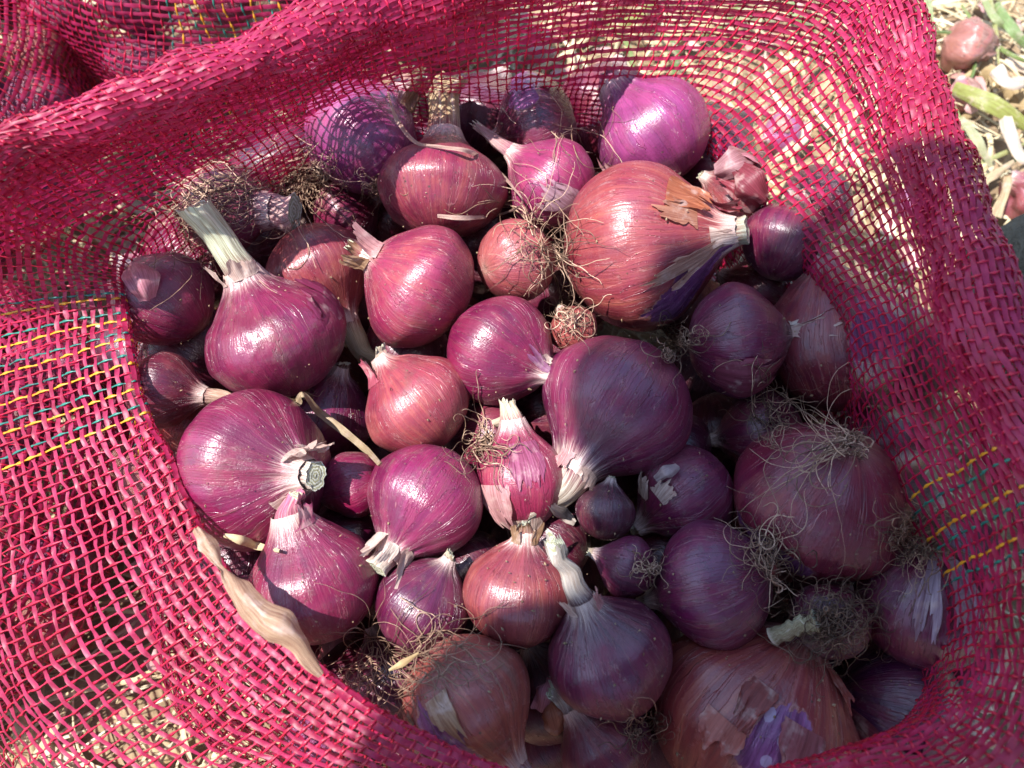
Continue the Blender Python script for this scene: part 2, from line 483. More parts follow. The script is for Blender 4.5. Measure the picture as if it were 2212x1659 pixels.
onion(1548, 1262, 134, 200, -0.35, "round violet onion with bluish sheen and a dense root tuft beside it",
      col=PUR, h=0.92, n=0.14, nl=0.3, brown=0.02, vein=0.4, dust=0.5, roots=dict(n=20, len=0.5, spread=1.0, k=0.25), drape=[(1662,1180,26,52,-75,60,180,.35,.007,0),(1650,1170,20,28,110,50,120,.4,.006,0)])
onion(1320, 1420, 131, 116, 0.30, "dark purple onion with a tall flaky dry neck standing up",
      col=(0.20, 0.035, 0.11), h=0.98, n=0.24, nl=1.30, tip=(0.50, 0.44, 0.40), brown=0.1, vein=0.5, dust=0.45, bend=(0.1, 0.10),
      peel=[], flaps=[(-50, 50, 0.92, 1.0, 0.25, PAPER), (50, 40, 0.9, 1.0, 0.2, ROSE)])
onion(1622, 1560, 216, 60, 0.10, "biggest rusty brown onion, its skin torn open over violet flesh with white spots",
      col=(0.33, 0.07, 0.075), h=0.92, n=0.13, nl=0.2, brown=0.70, vein=0.3, dust=0.35, peel=[(-15, 0.53, 11, 0.13), (-4, 0.60, 8, 0.06)],
      res=1.6, spots=[(-11, 0.49, 2.4, 0.018), (-9, 0.56, 2.4, 0.018), (-20, 0.60, 3.0, 0.026)],
      flaps=[(2, 24, 0.62, 0.48, 0.05, (0.36, 0.12, 0.13)), (-30, 18, 0.66, 0.52, 0.05, (0.30, 0.07, 0.06)), (40, 30, 0.84, 0.70, 0.06, (0.42, 0.12, 0.10)), (-34, 20, 0.52, 0.40, 0.05, (0.42, 0.12, 0.09))])
onion(680, 1262, 134, 106, 0.20, "magenta onion with a short curved neck folding against the white-necked one",
      col=(0.36, 0.038, 0.135), h=0.98, n=0.30, nl=0.45, tip=(0.58, 0.16, 0.26), brown=0.1, vein=0.35, bend=(0.15, 0.1),
      flaps=[(55, 60, 0.88, 1.0, 0.16, (0.45, 0.09, 0.19))])
onion(1120, 1285, 114, 84, 0.15, "copper-brown onion with a dry spiky crown, below the white-necked onion",
      col=(0.36, 0.11, 0.11), h=0.98, n=0.20, nl=0.28, tip=BRN, brown=0.55, vein=0.6, dust=0.4, roots=dict(n=8, len=0.6),
      flaps=[(40, 40, 0.9, 1.0, 0.25, BRN), (-40, 40, 0.9, 1.0, 0.2, BRN), (75, 40, 0.15, 0.5, 0.03, (0.45, 0.08, 0.12))])
onion(1008, 1505, 138, -52, 0.20, "golden-brown onion with split skin over a glossy purple layer, above the front netting",
      col=(0.46, 0.22, 0.11), h=0.96, n=0.24, nl=0.75, tip=(0.58, 0.38, 0.42), brown=0.9, vein=0.3, dust=0.6,
      peel=[(28, 0.60, 20, 0.24)], res=1.6, spots=[(30, 0.66, 6, 0.055), (22, 0.58, 3, 0.025)],
      flaps=[(8, 22, 0.35, 0.6, 0.04, (0.42, 0.25, 0.14)), (62, 40, 0.3, 0.62, 0.05, BRN)])
onion(905, 880, 116, 128, 0.10, "salmon-pink onion under the small magenta one, roots at its lower side",
      col=SAL, h=0.92, n=0.18, nl=0.25, brown=0.42, vein=0.8, dust=0.3, drape=[(1032,958,28,60,90,180,130,.32,.006,0)],
      flaps=[(-55, 50, 0.78, 1.0, 0.2, (0.52, 0.12, 0.17))])
onion(1126, 1040, 96, 98, 0.05, "small pink onion with ragged peeling skin beneath the broad dry neck",
      col=(0.50, 0.11, 0.17), h=1.12, n=0.30, nl=0.55, tip=CREAM, brown=0.2, vein=0.7, flaps=[(-35, 40, 0.5, 0.15, 0.10, ROSE), (10, 50, 0.75, 0.40, 0.05, (0.40, 0.10, 0.2)), (0, 60, 0.28, 0.1, 0.2, PAPER)])
onion(1586, 737, 122, 6, 0.10, "dark violet onion with a papery white neck scrap, next to the coppery cut-necked one",
      col=(0.24, 0.04, 0.13), h=0.84, n=0.15, nl=0.30, tip=(0.58, 0.42, 0.40), brown=0.05, vein=0.6, dust=0.3,
      flaps=[(-10, 50, 0.9, 1.0, 0.55, PAPER), (-60, 50, 0.9, 1.0, 0.6, WHITE), (40, 50, 0.3, 0.75, 0.03, (0.26, 0.05, 0.09))],
      drape=[(1462,738,26,70,180,180,110,.6,.006,1)])
onion(1482, 1065, 110, 215, 0.05, "violet onion with small skin scraps, left of the long-rooted one",
      col=(0.24, 0.045, 0.14), h=0.92, n=0.18, nl=0.25, brown=0.1, vein=0.5, dust=0.5, flaps=[(30, 30, 0.66, 0.5, 0.10, PAPER), (60, 30, 0.75, 0.6, 0.08, PAPER)])
onion(780, 303, 124, 52, 0.05, "lilac onion crossed by net shadow, at the pile's upper left edge",
      col=LIL, h=0.93, n=0.20, nl=0.45, tip=BRN, brown=0.12, vein=0.6, dust=0.15, drape=[(812,398,14,55,-100,120,70,.6,.004,0)],
      flaps=[(55, 60, 0.80, 1.0, 0.22, (0.30, 0.17, 0.10)), (-40, 60, 0.86, 1.0, 0.2, BRN)])
onion(955, 415, 134, 88, -0.12, "reddish onion with a tall brown cut stalk standing behind it",
      cut=1,
      col=(0.40, 0.075, 0.15), h=0.78, n=0.25, nl=0.98, tip=(0.50, 0.37, 0.20), brown=0.35, vein=0.75, dust=0.2, roots=dict(n=14, len=0.45), taper=0.95, bend=(-0.05, 0.02))
onion(1412, 292, 122, 128, 0.10, "pale lilac onion with a smooth pointed neck at the far netting",
      col=(0.46, 0.16, 0.36), h=0.95, n=0.34, nl=0.28, tip=(0.48, 0.20, 0.36), brown=0.02, vein=0.45, dust=0.1,
      flaps=[(-75, 50, 0.25, 0.55, 0.12, ROSE), (-40, 40, 0.2, 0.36, 0.16, PAPER)])
onion(2000, 1300, 138, 268, -0.30, "dull purple onion with grey papery skin and a dark root crown, against the stripes",
      col=(0.22, 0.045, 0.12), h=1.0, n=0.2, nl=0.3, brown=0.1, vein=0.3, dust=0.5,
      flaps=[(-8, 34, 0.06, 0.48, 0.05, (0.46, 0.36, 0.44)), (30, 30, 0.06, 0.50, 0.06, (0.42, 0.32, 0.40)), (-50, 30, 0.08, 0.45, 0.05, (0.30, 0.16, 0.25))],
      drape=[(1985,1165,40,150,90,180,140,.55,.010,1)])
onion(1935, 1530, 148, -14, 0.10, "dark violet onion partly covered by a curling wine-red skin flap",
      col=(0.12, 0.025, 0.13), h=0.90, n=0.2, nl=0.4, tip=CREAM, brown=0.0, vein=0.4, dust=0.3,
      flaps=[(42, 60, 0.12, 0.98, 0.10, (0.24, 0.05, 0.08)), (5, 26, 0.45, 0.98, 0.06, (0.24, 0.05, 0.08))])
onion(1800, 745, 152, 100, 0.15, "wine-red onion with a violet torn window, half hidden behind the netting",
      col=(0.26, 0.045, 0.085), h=0.98, n=0.16, nl=0.3, brown=0.35, vein=0.7, peel=[(14, 0.52, 26, 0.20)])
# second layer ----------------------------------------------------
onion(1192, 400, 96, 142, 0.10, "pink-white onion behind the coppery cut-necked one, slim stalk to its upper left",
      col=(0.48, 0.10, 0.24), h=0.95, n=0.20, nl=0.95, tip=(0.52, 0.30, 0.30), vein=0.8, brown=0.1, taper=0.9, flaps=[(-20, 50, 0.2, 0.6, 0.04, (0.50, 0.30, 0.36))])
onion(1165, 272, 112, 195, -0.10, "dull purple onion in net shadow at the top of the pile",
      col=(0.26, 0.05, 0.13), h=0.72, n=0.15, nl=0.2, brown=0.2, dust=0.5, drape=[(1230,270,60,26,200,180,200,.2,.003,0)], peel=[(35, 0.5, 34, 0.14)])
onion(690, 585, 112, -62, 0.05, "brownish onion in net shadow whose straw-coloured neck hangs down",
      col=(0.36, 0.085, 0.12), h=0.92, n=0.26, nl=1.25, tip=(0.62, 0.52, 0.34), brown=0.55, vein=0.5, taper=0.9, dust=0.3)
onion(1112, 565, 88, 20, -0.55, "pale salmon onion behind a bushy pale root tuft",
      col=(0.58, 0.24, 0.19), h=0.95, n=0.15, nl=0.2, brown=0.5, dust=0.3, drape=[(1178,545,34,80,80,180,170,.26,.008,0),(1150,480,24,26,110,90,190,.2,.010,0)])
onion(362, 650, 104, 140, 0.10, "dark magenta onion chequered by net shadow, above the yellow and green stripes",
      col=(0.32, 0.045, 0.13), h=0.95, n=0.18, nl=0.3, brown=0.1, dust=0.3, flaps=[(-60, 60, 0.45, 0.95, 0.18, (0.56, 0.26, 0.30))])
onion(1310, 300, 72, 100, 0.10, "small pink split onion wedged left of the pale lilac one",
      col=(0.50, 0.14, 0.19), h=1.05, n=0.2, nl=0.25, brown=0.25, vein=0.9)
onion(480, 452, 92, -4, 0.20, "purple onion under tangled roots, its neck cut to a pale ringed stub",
      cut=1,
      col=(0.28, 0.04, 0.12), h=1.05, n=0.34, nl=0.55, tip=(0.58, 0.36, 0.34), brown=0.15, taper=1.0,
      drape=[(655,360,45,110,205,60,230,.28,.008,0),(400,470,60,120,-25,40,200,.3,.006,0),(520,395,50,60,185,25,220,.2,.006,0),(690,370,30,50,-80,60,120,.4,.006,0)])
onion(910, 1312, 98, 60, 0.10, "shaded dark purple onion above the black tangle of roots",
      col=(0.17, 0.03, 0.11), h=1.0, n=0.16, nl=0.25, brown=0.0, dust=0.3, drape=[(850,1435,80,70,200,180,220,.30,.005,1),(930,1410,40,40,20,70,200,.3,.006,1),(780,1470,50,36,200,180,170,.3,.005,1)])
onion(1358, 1225, 66, 160, -0.20, "tiny violet onion with a pinch of roots, tucked above the dark tall-necked one",
      col=(0.27, 0.04, 0.15), h=0.95, n=0.2, nl=0.3, brown=0.1, drape=[(1402,1225,16,50,-90,180,80,.5,.006,0)])
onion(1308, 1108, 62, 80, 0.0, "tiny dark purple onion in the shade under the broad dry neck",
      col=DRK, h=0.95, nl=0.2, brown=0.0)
onion(350, 842, 80, -8, 0.05, "dark wine onion with a twisted dry neck, beside the yellow stripes",
      col=(0.18, 0.025, 0.06), h=0.95, n=0.26, nl=0.95, tip=(0.55, 0.36, 0.27), brown=0.2, taper=0.9)
onion(395, 915, 66, 60, 0.0, "small rusty onion squeezed between the striped netting and its big neighbour",
      col=(0.34, 0.08, 0.08), h=0.95, brown=0.6, nl=0.2, dust=0.5)
onion(765, 1045, 70, 200, 0.10, "bright magenta onion sliver glowing between the two white-necked ones",
      col=(0.46, 0.03, 0.16), h=1.0, nl=0.2, brown=0.0)
onion(1695, 525, 92, 70, 0.0, "dark purple onion showing beneath the right-hand netting",
      col=(0.22, 0.04, 0.12), h=0.95, nl=0.3, brown=0.15, dust=0.4)
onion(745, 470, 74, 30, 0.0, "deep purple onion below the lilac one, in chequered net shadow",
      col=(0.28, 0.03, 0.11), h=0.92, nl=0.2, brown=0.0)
onion(1590, 425, 72, 150, 0.1, "dark red onion with crumbled shreds of skin, behind the coppery cut-necked one",
      col=(0.25, 0.04, 0.06), h=0.95, nl=0.2, brown=0.4, flaps=[(0, 60, 0.3, 0.8, 0.25, (0.28, 0.04, 0.06)), (70, 60, 0.3, 0.8, 0.3, (0.48, 0.20, 0.24)), (-60, 60, 0.3, 0.7, 0.3, (0.34, 0.06, 0.10))],
      roots=dict(n=40, len=1.0, spread=1.3, k=0.4, pull=(-60, 0.7)))
onion(1310, 1612, 100, 130, 0.10, "dusky onion with a split whitish neck at the very front",
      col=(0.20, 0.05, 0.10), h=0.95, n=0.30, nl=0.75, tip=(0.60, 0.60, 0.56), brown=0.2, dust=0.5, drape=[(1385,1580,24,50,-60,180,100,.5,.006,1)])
onion(1650, 935, 92, 190, -0.3, "shadowed plum onion behind the long-rooted one",
      col=(0.18, 0.03, 0.09), h=0.95, nl=0.2, brown=0.1, drape=[(1665,915,40,50,160,180,150,.4,.006,1),(1650,880,30,24,75,50,150,.2,.012,0)])
onion(1790, 1345, 84, 45, -0.5, "dark onion hidden under a round black root nest",
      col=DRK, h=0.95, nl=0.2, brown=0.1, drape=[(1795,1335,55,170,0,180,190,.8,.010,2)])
onion(1240, 712, 52, 120, -0.4, "small brown onion peeping out below the root tuft",
      col=(0.48, 0.18, 0.12), h=0.95, nl=0.2, brown=0.7, drape=[(1225,690,20,50,-60,180,120,.5,.008,0)])
FILL = [(520,1200),(600,1380),(760,1180),(1060,950),(1190,1180),(1420,1220),(1450,980),(1560,930),(1700,880),(1890,960),(1930,1180),
        (1760,1430),(1860,1420),(1190,1500),(1180,1590),(850,1480),(760,1500),(880,760),(700,900),(560,520),(1050,520),(1150,640),
        (1300,230),(1040,270),(620,370),(860,480),(1650,640),(1730,620),(420,780),(330,760),(1480,1500),(2050,1200),(2060,1420),(1180,880),(1000,1230),(440,560),(1540,350),(1850,1290), (640,460)]
NF = len(O)
rf = np.random.RandomState(3)
for (fx, fy) in FILL:
    onion(fx, fy, 88 + rf.rand() * 30, rf.rand() * 360, rf.rand() * 0.6 - 0.3, "red onion lying deep in a gap of the pile, gap shade put into its dark colour",
          col=[DRK, WIN, PUR, (0.26, 0.05, 0.07)][rf.randint(4)], nl=0.2, brown=rf.rand() * 0.2, dust=0.1, dz=-0.026, fill=1, vein=0.2, tip=(0.25, 0.13, 0.09))  # skins and tips kept dark so the gaps' shade is in the colour

# settle every onion along its own line of sight until nothing overlaps -----------------
solved = []
for i, o in enumerate(O):
    z0 = -0.012 + o['dz']
    d = depth_z(o['cx'], o['cy'], z0)
    # big bulbs stick out further
    k = WID / 2212.0
    fat = 0.5 * (1 + o['h']) * 0.95
    for it in range(90):
        c = at_depth(o['cx'], o['cy'], d)
        R = o['r'] * k * d
        ok = True
        for (c2, R2) in solved:
            if np.linalg.norm(c - c2) < 0.93 * (R * fat + R2):
                ok = False
                break
        if ok:
            break
        d += 0.0012
    o['c'], o['R'] = c, R
    solved.append((c, R * fat))
# one more layer underneath, filling the sack
DEEP = []
rdp = np.random.RandomState(21)
for gx_ in range(360, 2100, 150):
    for gy_ in range(280, 1660, 150):
        if ((gx_ - 1180) / 900.0) ** 2 + ((gy_ - 930) / 760.0) ** 2 > 1: continue
        R = 0.019 + 0.005 * rdp.rand()
        c = at_z(gx_ + rdp.normal() * 25, gy_ + rdp.normal() * 25, -0.05)
        for it in range(60):
            if all(np.linalg.norm(c - c2) > 0.9 * (R + r2) for c2, r2 in solved): break
            c = c + np.array([0, 0, -0.0015])
        if c[2] < GROUND + R: continue
        solved.append((c, R)); DEEP.append((c, R))
SPH_C = np.array([s[0] for s in solved]); SPH_R = np.array([s[1] for s in solved])

def profile(h, n, ntop=1.0):
    return np.array([(0.0, -0.885*h), (0.13, -0.90*h), (0.42, -0.81*h), (0.76, -0.53*h), (0.96, -0.15*h), (0.985, 0.13*h), (0.87, 0.45*h),
                     (0.64, 0.70*h), (0.42+0.16*n, 0.86*h+0.02), (0.10+n*0.98, 0.99*h+0.05), (n*1.04, 1.12*h+0.12)])

def frame_of(ang, tz):
    a = math.radians(ang)
    s = math.sqrt(max(0.0, 1 - tz * tz))
    z = unit(XV * (math.cos(a) * s) + UPV * (math.sin(a) * s) - FWD * tz)
    x = -FWD - z * np.dot(-FWD, z)
    x = unit(x)
    y = np.cross(z, x)
    return np.stack([x, y, z], 1)

def bulb_mesh(o, seed, NT_=112, NL=76):
    P = np.zeros((11, 3)); pr = profile(o['h'], o['n']); P[:, 0] = pr[:, 0]; P[:, 2] = pr[:, 1]
    C = crom(P, NL)
    r, z = np.maximum(C[:, 0], 0.004), C[:, 2]
    t = np.linspace(0, 1, NL)
    th = np.arange(NT_) / NT_ * 2 * np.pi
    TH, T = np.meshgrid(th, t, indexing='ij')
    rr = np.broadcast_to(r, TH.shape); zz = np.broadcast_to(z, TH.shape)
    cx, sx = np.cos(TH), np.sin(TH)
    mer = np.stack([cx, sx, T], -1)
    p = np.stack([cx * rr, sx * rr, zz], -1)
    body = sstep(0.0, 0.12, T) * (1 - 0.6 * sstep(0.85, 1, T))
    disp = o['lump'] * fbm(p * 1.3 + seed, seed, 2) * body
    ribs = 0.016 * vnoise(np.stack([cx * 5, sx * 5, T * 1.0], -1) + seed, seed + 3) + 0.005 * vnoise(np.stack([cx * 14, sx * 14, T * 1.3], -1), seed + 5)
    disp += ribs * (0.6 + 1.8 * sstep(0.7, 1.0, T)) * body
    if o['wr'] > 0:
        w = vnoise(np.stack([cx * 3.5, sx * 3.5, T * 5], -1) + 0.6 * fbm(p * 3, seed)[..., None], seed + 9)
        disp += o['wr'] * (0.5 - np.abs(w)) * sstep(0.15, 0.5, T)
    ex = np.zeros_like(TH); sp = np.zeros_like(TH)
    wob = fbm(np.stack([cx * 4, sx * 4, T * 9], -1) + seed * 1.7, seed + 21, 4)
    def blob(lst, wa):
        e = np.zeros_like(TH)
        for (tc, lc, dt, dl) in lst:
            dth = (np.degrees(TH) - tc + 180) % 360 - 180
            q = np.sqrt((dth / dt) ** 2 + ((T - lc) / dl) ** 2) + wa * wob
            e = np.maximum(e, 1 - np.clip((q - 0.45) / 1.1, 0, 1))
        return e
    if o['peel']:
        ex = blob(o['peel'], 0.35)
        disp += -0.016 * sstep(0.42, 0.60, ex) + 0.006 * sstep(0.30, 0.42, ex) * (1 - sstep(0.42, 0.5, ex))
    if o['spots']:
        sp = blob(o['spots'], 0.2)
    nrm = np.stack([cx * np.maximum(rr, .3), sx * np.maximum(rr, .3), zz * 0.8], -1)
    nrm = unit(nrm)
    p = (p + nrm * disp[..., None]) * o['R']
    V = p.reshape(-1, 3)
    q = grid_faces(NT_, NL, cu=True)
    n_ = NT_ * NL
    par = np.tile(np.array([[o['brown'], o['vein'], o['dust']]]), (n_, 1))
    return mesh("bulb", V, q, dict(mer=mer.reshape(-1, 3), par=par, exposed=ex.ravel(), spot=sp.ravel()), [M_ONION])

def neck_mesh(o, seed, NA=32, NS=22):
    n, h, L = o['n'], o['h'], o['nl']
    z0 = 1.04 * h + 0.05 if h > 0 else 0.0
    th = np.arange(NA) / NA * 2 * np.pi
    s = np.linspace(0, 1, NS)
    TH, S = np.meshgrid(th, s, indexing='ij')
    cx, sx = np.cos(TH), np.sin(TH)
    cut = o.get('cut', 0)
    if cut:
        endj = 1 + 0.05 * vnoise(np.stack([cx * 2.2, sx * 2.2, 0 * cx], -1) + seed, seed + 2)
    else:
        endj = 1 + (0.16 * vnoise(np.stack([cx * 2.5, sx * 2.5, 0 * cx], -1) + seed, seed + 2) + 0.14 * vnoise(np.stack([cx * 7, sx * 7, 0 * cx], -1) + seed, seed + 6)) * sstep(0.4, 1.0, S)
    rad = n * (o['taper'] + (1.14 - o['taper']) * np.exp(-S * max(L, .3) * 4.0))
    ridg = 0.15 * vnoise(np.stack([cx * 3.2, sx * 3.2, S * 1.2 * L], -1) + seed, seed) + 0.09 * vnoise(np.stack([cx * 8, sx * 8, S * 2 * L], -1) + seed, seed + 1)
    knob = (0.06 if cut else 0.16) * vnoise(np.stack([cx * .6, sx * .6, S * 4.5 * L], -1) + seed * 3.1, seed + 7) * S
    flare = (0.10 if cut else 0.22) * sstep(0.75, 1, S)
    rad = rad * (1 + ridg * (0.4 + S) + knob + flare)
    fl = 0.82 + 0 * S if cut else 0.84 - 0.50 * sstep(0.1, 0.9, S)
    bx, by = o['bend']
    if not cut:
        rs_ = np.random.RandomState(seed)
        bx = bx + rs_.normal() * 0.12; by = by + rs_.normal() * 0.14
    cxz = np.stack([bx * S ** 2 * L, by * S ** 2 * L, z0 + S * L * endj], -1)
    wob = 0.10 * n * np.stack([vnoise(np.stack([S * 3 * L, S * 0 + seed, S * 0], -1), seed), vnoise(np.stack([S * 3 * L, S * 0 + seed + 9, S * 0], -1), seed + 4), 0 * S], -1) * S[..., None]
    tw = (0 if cut else 1.0) * S * (1 if seed % 2 else -1)
    ex_, ey_ = cx * rad * fl, sx * rad
    p = cxz + wob * 4 + np.stack([ex_ * np.cos(tw) - ey_ * np.sin(tw), ex_ * np.sin(tw) + ey_ * np.cos(tw), 0 * rad], -1)
    capv = np.zeros_like(TH)
    # cut end: rings going inwards, slightly hollow
    NR = 6 if NA > 20 else 3
    last = p[:, -1, :]
    cen = last.mean(0)
    rings = []; rc = []
    for k in range(1, NR + 1):
        f = 1 - k / NR * 0.98
        q = cen + (last - cen) * f
        q[:, 2] = cen[2] + (last[:, 2] - cen[2]) * f * 0.5 - 0.05 * n * (1 if k > 0 else 0) + 0.025 * n * math.sin(k * 2.4)
        rings.append(q); rc.append(np.full(NA, 0.05 + k / NR))
    def pack(p, T, capv, nm):
        CX = np.broadcast_to(cx[:, :1], T.shape); SX = np.broadcast_to(sx[:, :1], T.shape)
        mer = np.stack([CX, SX, T * max(L, 0.4)], -1)
        V = (p * o['R']).reshape(-1, 3)
        bc = np.tile(np.array([o['col']]), (len(V), 1))
        return mesh(nm, V, grid_faces(NA, T.shape[1], cu=True), dict(mer=mer.reshape(-1, 3), basecol=bc, cap=capv.ravel()), [M_NECK])
    me = pack(p, S, capv, "neck")
    pc = np.stack([last] + rings, 1); cc = np.stack([np.full(NA, 0.03)] + rc, 1)
    return me, pack(pc, np.ones(cc.shape), cc, "cut_end")

def add_neck(o, seed, parent, tip):
    a, b = neck_mesh(o, seed)
    nk = link("neck", a, parent); nk.color = (*tip, 1)
    ce = link("cut_end", b, nk); ce.color = (*tip, 1)
    return nk

def flap_mesh(o, f, seed, NU=26, NV=20):
    tc, dt, t0, t1, lift, col = f
    P = np.zeros((11, 3)); pr = profile(o['h'], o['n']); P[:, 0] = pr[:, 0]; P[:, 2] = pr[:, 1]
    C = crom(P, 200)
    u = np.linspace(-1, 1, NU); v = np.linspace(0, 1, NV)
    U, W = np.meshgrid(u, v, indexing='ij')
    j = fbm(np.stack([U * 2.6, 0 * U + seed, W * 0.4], -1), seed, 4)
    jl = fbm(np.stack([W * 2.2, 0 * U + seed + 5, np.sign(U) * 3.0], -1), seed + 3, 3)
    tt = t0 + (t1 - t0) * W * (0.80 + 0.30 * j) * (1 - 0.18 * U ** 2)
    tt = np.clip(tt, 0.015, 0.999)
    width = (1 + 0.28 * jl) * (1.0 - 0.30 * W ** 2)
    th = np.radians(tc + U * dt * 0.5 * width)
    idx = tt * 199
    i0 = np.clip(idx.astype(int), 0, 198); fr = (idx - i0)
    r = C[i0, 0] * (1 - fr) + C[i0 + 1, 0] * fr
    z = C[i0, 2] * (1 - fr) + C[i0 + 1, 2] * fr
    cx, sx = np.cos(th), np.sin(th)
    p = np.stack([cx * r, sx * r, z], -1)
    nr = unit(np.stack([cx * np.maximum(r, .35), sx * np.maximum(r, .35), z * 0.5], -1))
    cr = 0.18 * lift * fbm(np.stack([U * 2.4, W * 2.4, 0 * U + seed], -1), seed + 11, 3)
    off = 0.022 + lift * (W ** 1.8) * (0.75 + 0.5 * vnoise(np.stack([U * 1.5, W, 0 * U + seed], -1), seed + 1)) + cr * W + 0.35 * lift * W * np.abs(U) ** 2.5
    p = (p + nr * off[..., None]) * o['R']
    mer = np.stack([cx, sx, tt], -1)
    return mesh("skin_flap", p.reshape(-1, 3), grid_faces(NU, NV), dict(mer=mer.reshape(-1, 3)), [M_FLAP])

def root_mesh(o, Fm, seed, own):
    rt = o['roots']
    rs = np.random.RandomState(seed)
    S, N = rt['n'], 22
    R = o['R']
    spread = rt.get('spread', 1.0)
    a = rs.rand(S) * 2 * np.pi
    q = np.sqrt(rs.rand(S))
    p = np.stack([np.cos(a) * q * 0.15, np.sin(a) * q * 0.15, np.full(S, -0.885 * o['h'])], -1) * R
    d = unit(np.stack([np.cos(a) * q * spread, np.sin(a) * q * spread, -np.ones(S)], -1) + rs.normal(size=(S, 3)) * 0.3 * spread)
    L = rt['len'] * R * (0.35 + 0.75 * rs.rand(S))
    step = (L / N)[:, None]
    cl = (SPH_C - o['c']) @ Fm          # every bulb in this onion's frame
    pull = None
    if 'pull' in rt:
        pa, ptz = rt['pull']
        w = frame_of(pa, ptz)[:, 2]
        pull = w @ Fm
    k = rt.get('k', 0.3)
    ax = unit(rs.normal(size=(S, 3)))
    cv = rs.normal(size=S) * k * 1.1
    pts = [p]
    for i in range(N - 1):
        cv = cv * 0.86 + rs.normal(size=S) * k * 0.55
        ax = unit(ax + rs.normal(size=(S, 3)) * 0.25)
        d = unit(d + np.cross(d, ax) * cv[:, None] + rs.normal(size=(S, 3)) * 0.06)
        if pull is not None:
            d = unit(d + pull * 0.07)
        p = p + d * step
        # lie on the bulbs rather than pass through them
        dv = p[:, None, :] - cl[None]
        dist = np.linalg.norm(dv, axis=-1)
        lim = SPH_R[None] * 1.03
        lim = lim.copy(); lim[:, own] = R * min(o['h'], 0.95) * 0.98 if i > 2 else 0
        pen = np.clip(lim - dist, 0, 0.004)
        p = p + (dv / np.maximum(dist, 1e-9)[..., None] * pen[..., None]).sum(1)
        pts.append(p)
    P = np.stack(pts, 1)
    rad = (0.00016 + 0.00018 * rs.rand(S))[:, None] * np.linspace(1.1, 0.65, N)[None] * (1 + 0.25 * rs.normal(size=(S, N)).clip(-1, 1))
    V, F = tubes(P, rad, 4)
    rv = np.repeat(rs.rand(S), N * 4)
    if rt.get('dark'):
        rv = rv * 0.45
    return mesh("roots", V, F, dict(rnd=rv), [M_ROOT])

def surf_pts(px, py, lift):
    """points on the heap seen at these pixels, lifted towards the lens"""
    xc = (px - 1106.0) / 2212.0 * WID; yc = -(py - 829.5) / 2212.0 * WID
    r = XV * xc[..., None] + UPV * yc[..., None] + FWD
    rn = np.linalg.norm(r, axis=-1)
    r1 = r / rn[..., None]
    best = (-0.035 - CAM[2]) / r1[..., 2]
    oc = CAM - SPH_C
    b = r1 @ oc.T
    c = (oc * oc).sum(1) - (SPH_R * 1.05) ** 2
    disc = b * b - c
    t = np.where(disc > 0, -b - np.sqrt(np.maximum(disc, 0)), 9.0)
    best = np.minimum(best, t.min(-1))
    return r1, best, lift

def drape_mesh(o, Fm, seed):
    Vs, Fs, Rs, base = [], [], [], 0
    for di, (px, py, sc, n, ang, dev, ln, curl, lf, dk) in enumerate(o['drape']):
        rs = np.random.RandomState(seed + di * 5)
        n = int(n * 0.72)
        N = 24
        x = px + rs.normal(size=n) * sc * 0.6; y = py + rs.normal(size=n) * sc * 0.6
        a = np.radians(ang + (rs.rand(n) * 2 - 1) * dev)
        L = ln * (0.35 + 0.75 * rs.rand(n))
        w = rs.normal(size=n) * curl * 0.35
        X, Y = [x], [y]
        for i in range(N - 1):
            w = w * 0.85 + rs.normal(size=n) * curl * 0.30
            a = a + w + rs.normal(size=n) * 0.10
            x = x + np.cos(a) * L / N; y = y - np.sin(a) * L / N
            X.append(x); Y.append(y)
        X, Y = np.stack(X, 1), np.stack(Y, 1)
        r1, t, _ = surf_pts(X, Y, 0)
        for _k in range(5):                       # a strand bridges the dips between bulbs
            tm = t.copy()
            tm[:, 1:-1] = (t[:, :-2] + t[:, 2:]) / 2
            t = np.minimum(t, tm)
        lift = lf * rs.rand(n)[:, None] * (0.35 + 0.65 * np.abs(vnoise(np.stack([np.arange(N)[None] * 0.22 + 0 * X, np.arange(n)[:, None] * 3.3 + 0 * X, 0 * X], -1), seed))) + 0.0006
        t = t - lift
        P = CAM + r1 * t[..., None]
        P = (P - o['c']) @ Fm
        rad = (0.00010 + 0.00015 * rs.rand(n))[:, None] * np.linspace(1.15, 0.6, N)[None] * (1 + 0.25 * rs.normal(size=(n, N)).clip(-1, 1))
        V, F = tubes(P, rad, 4)
        Vs.append(V); Fs.append(F + base); base += len(V)
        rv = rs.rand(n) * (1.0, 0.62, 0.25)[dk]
        Rs.append(np.repeat(rv, N * 4))
    return mesh("roots", np.concatenate(Vs), np.concatenate(Fs), dict(rnd=np.concatenate(Rs)), [M_ROOT])

def build_onion(o, i, group):
    Fm = frame_of(o['ang'], o['tz'])
    M = np.eye(4); M[:3, :3] = Fm; M[:3, 3] = o['c']
    e = empty("red_onion", M, label=o['label'], category="onion", group=group)
    seed = 11 + i * 7
    small = 'fill' in o
    b = link("bulb", bulb_mesh(o, seed, 56 if small else int(112 * o["res"]), 38 if small else int(76 * o["res"])), e)
    b.color = (*o['col'], 1)
    add_neck(o, seed, e, o['tip'])
    for j, f in enumerate(o['flaps']):
        fl = link("skin_flap", flap_mesh(o, f, seed + j * 3), e)
        fl.color = (*f[5], 1)
    if o['roots']:
        link("roots", root_mesh(o, Fm, seed, i), e)
    if o['drape']:
        link("roots", drape_mesh(o, Fm, seed), e)
    return e

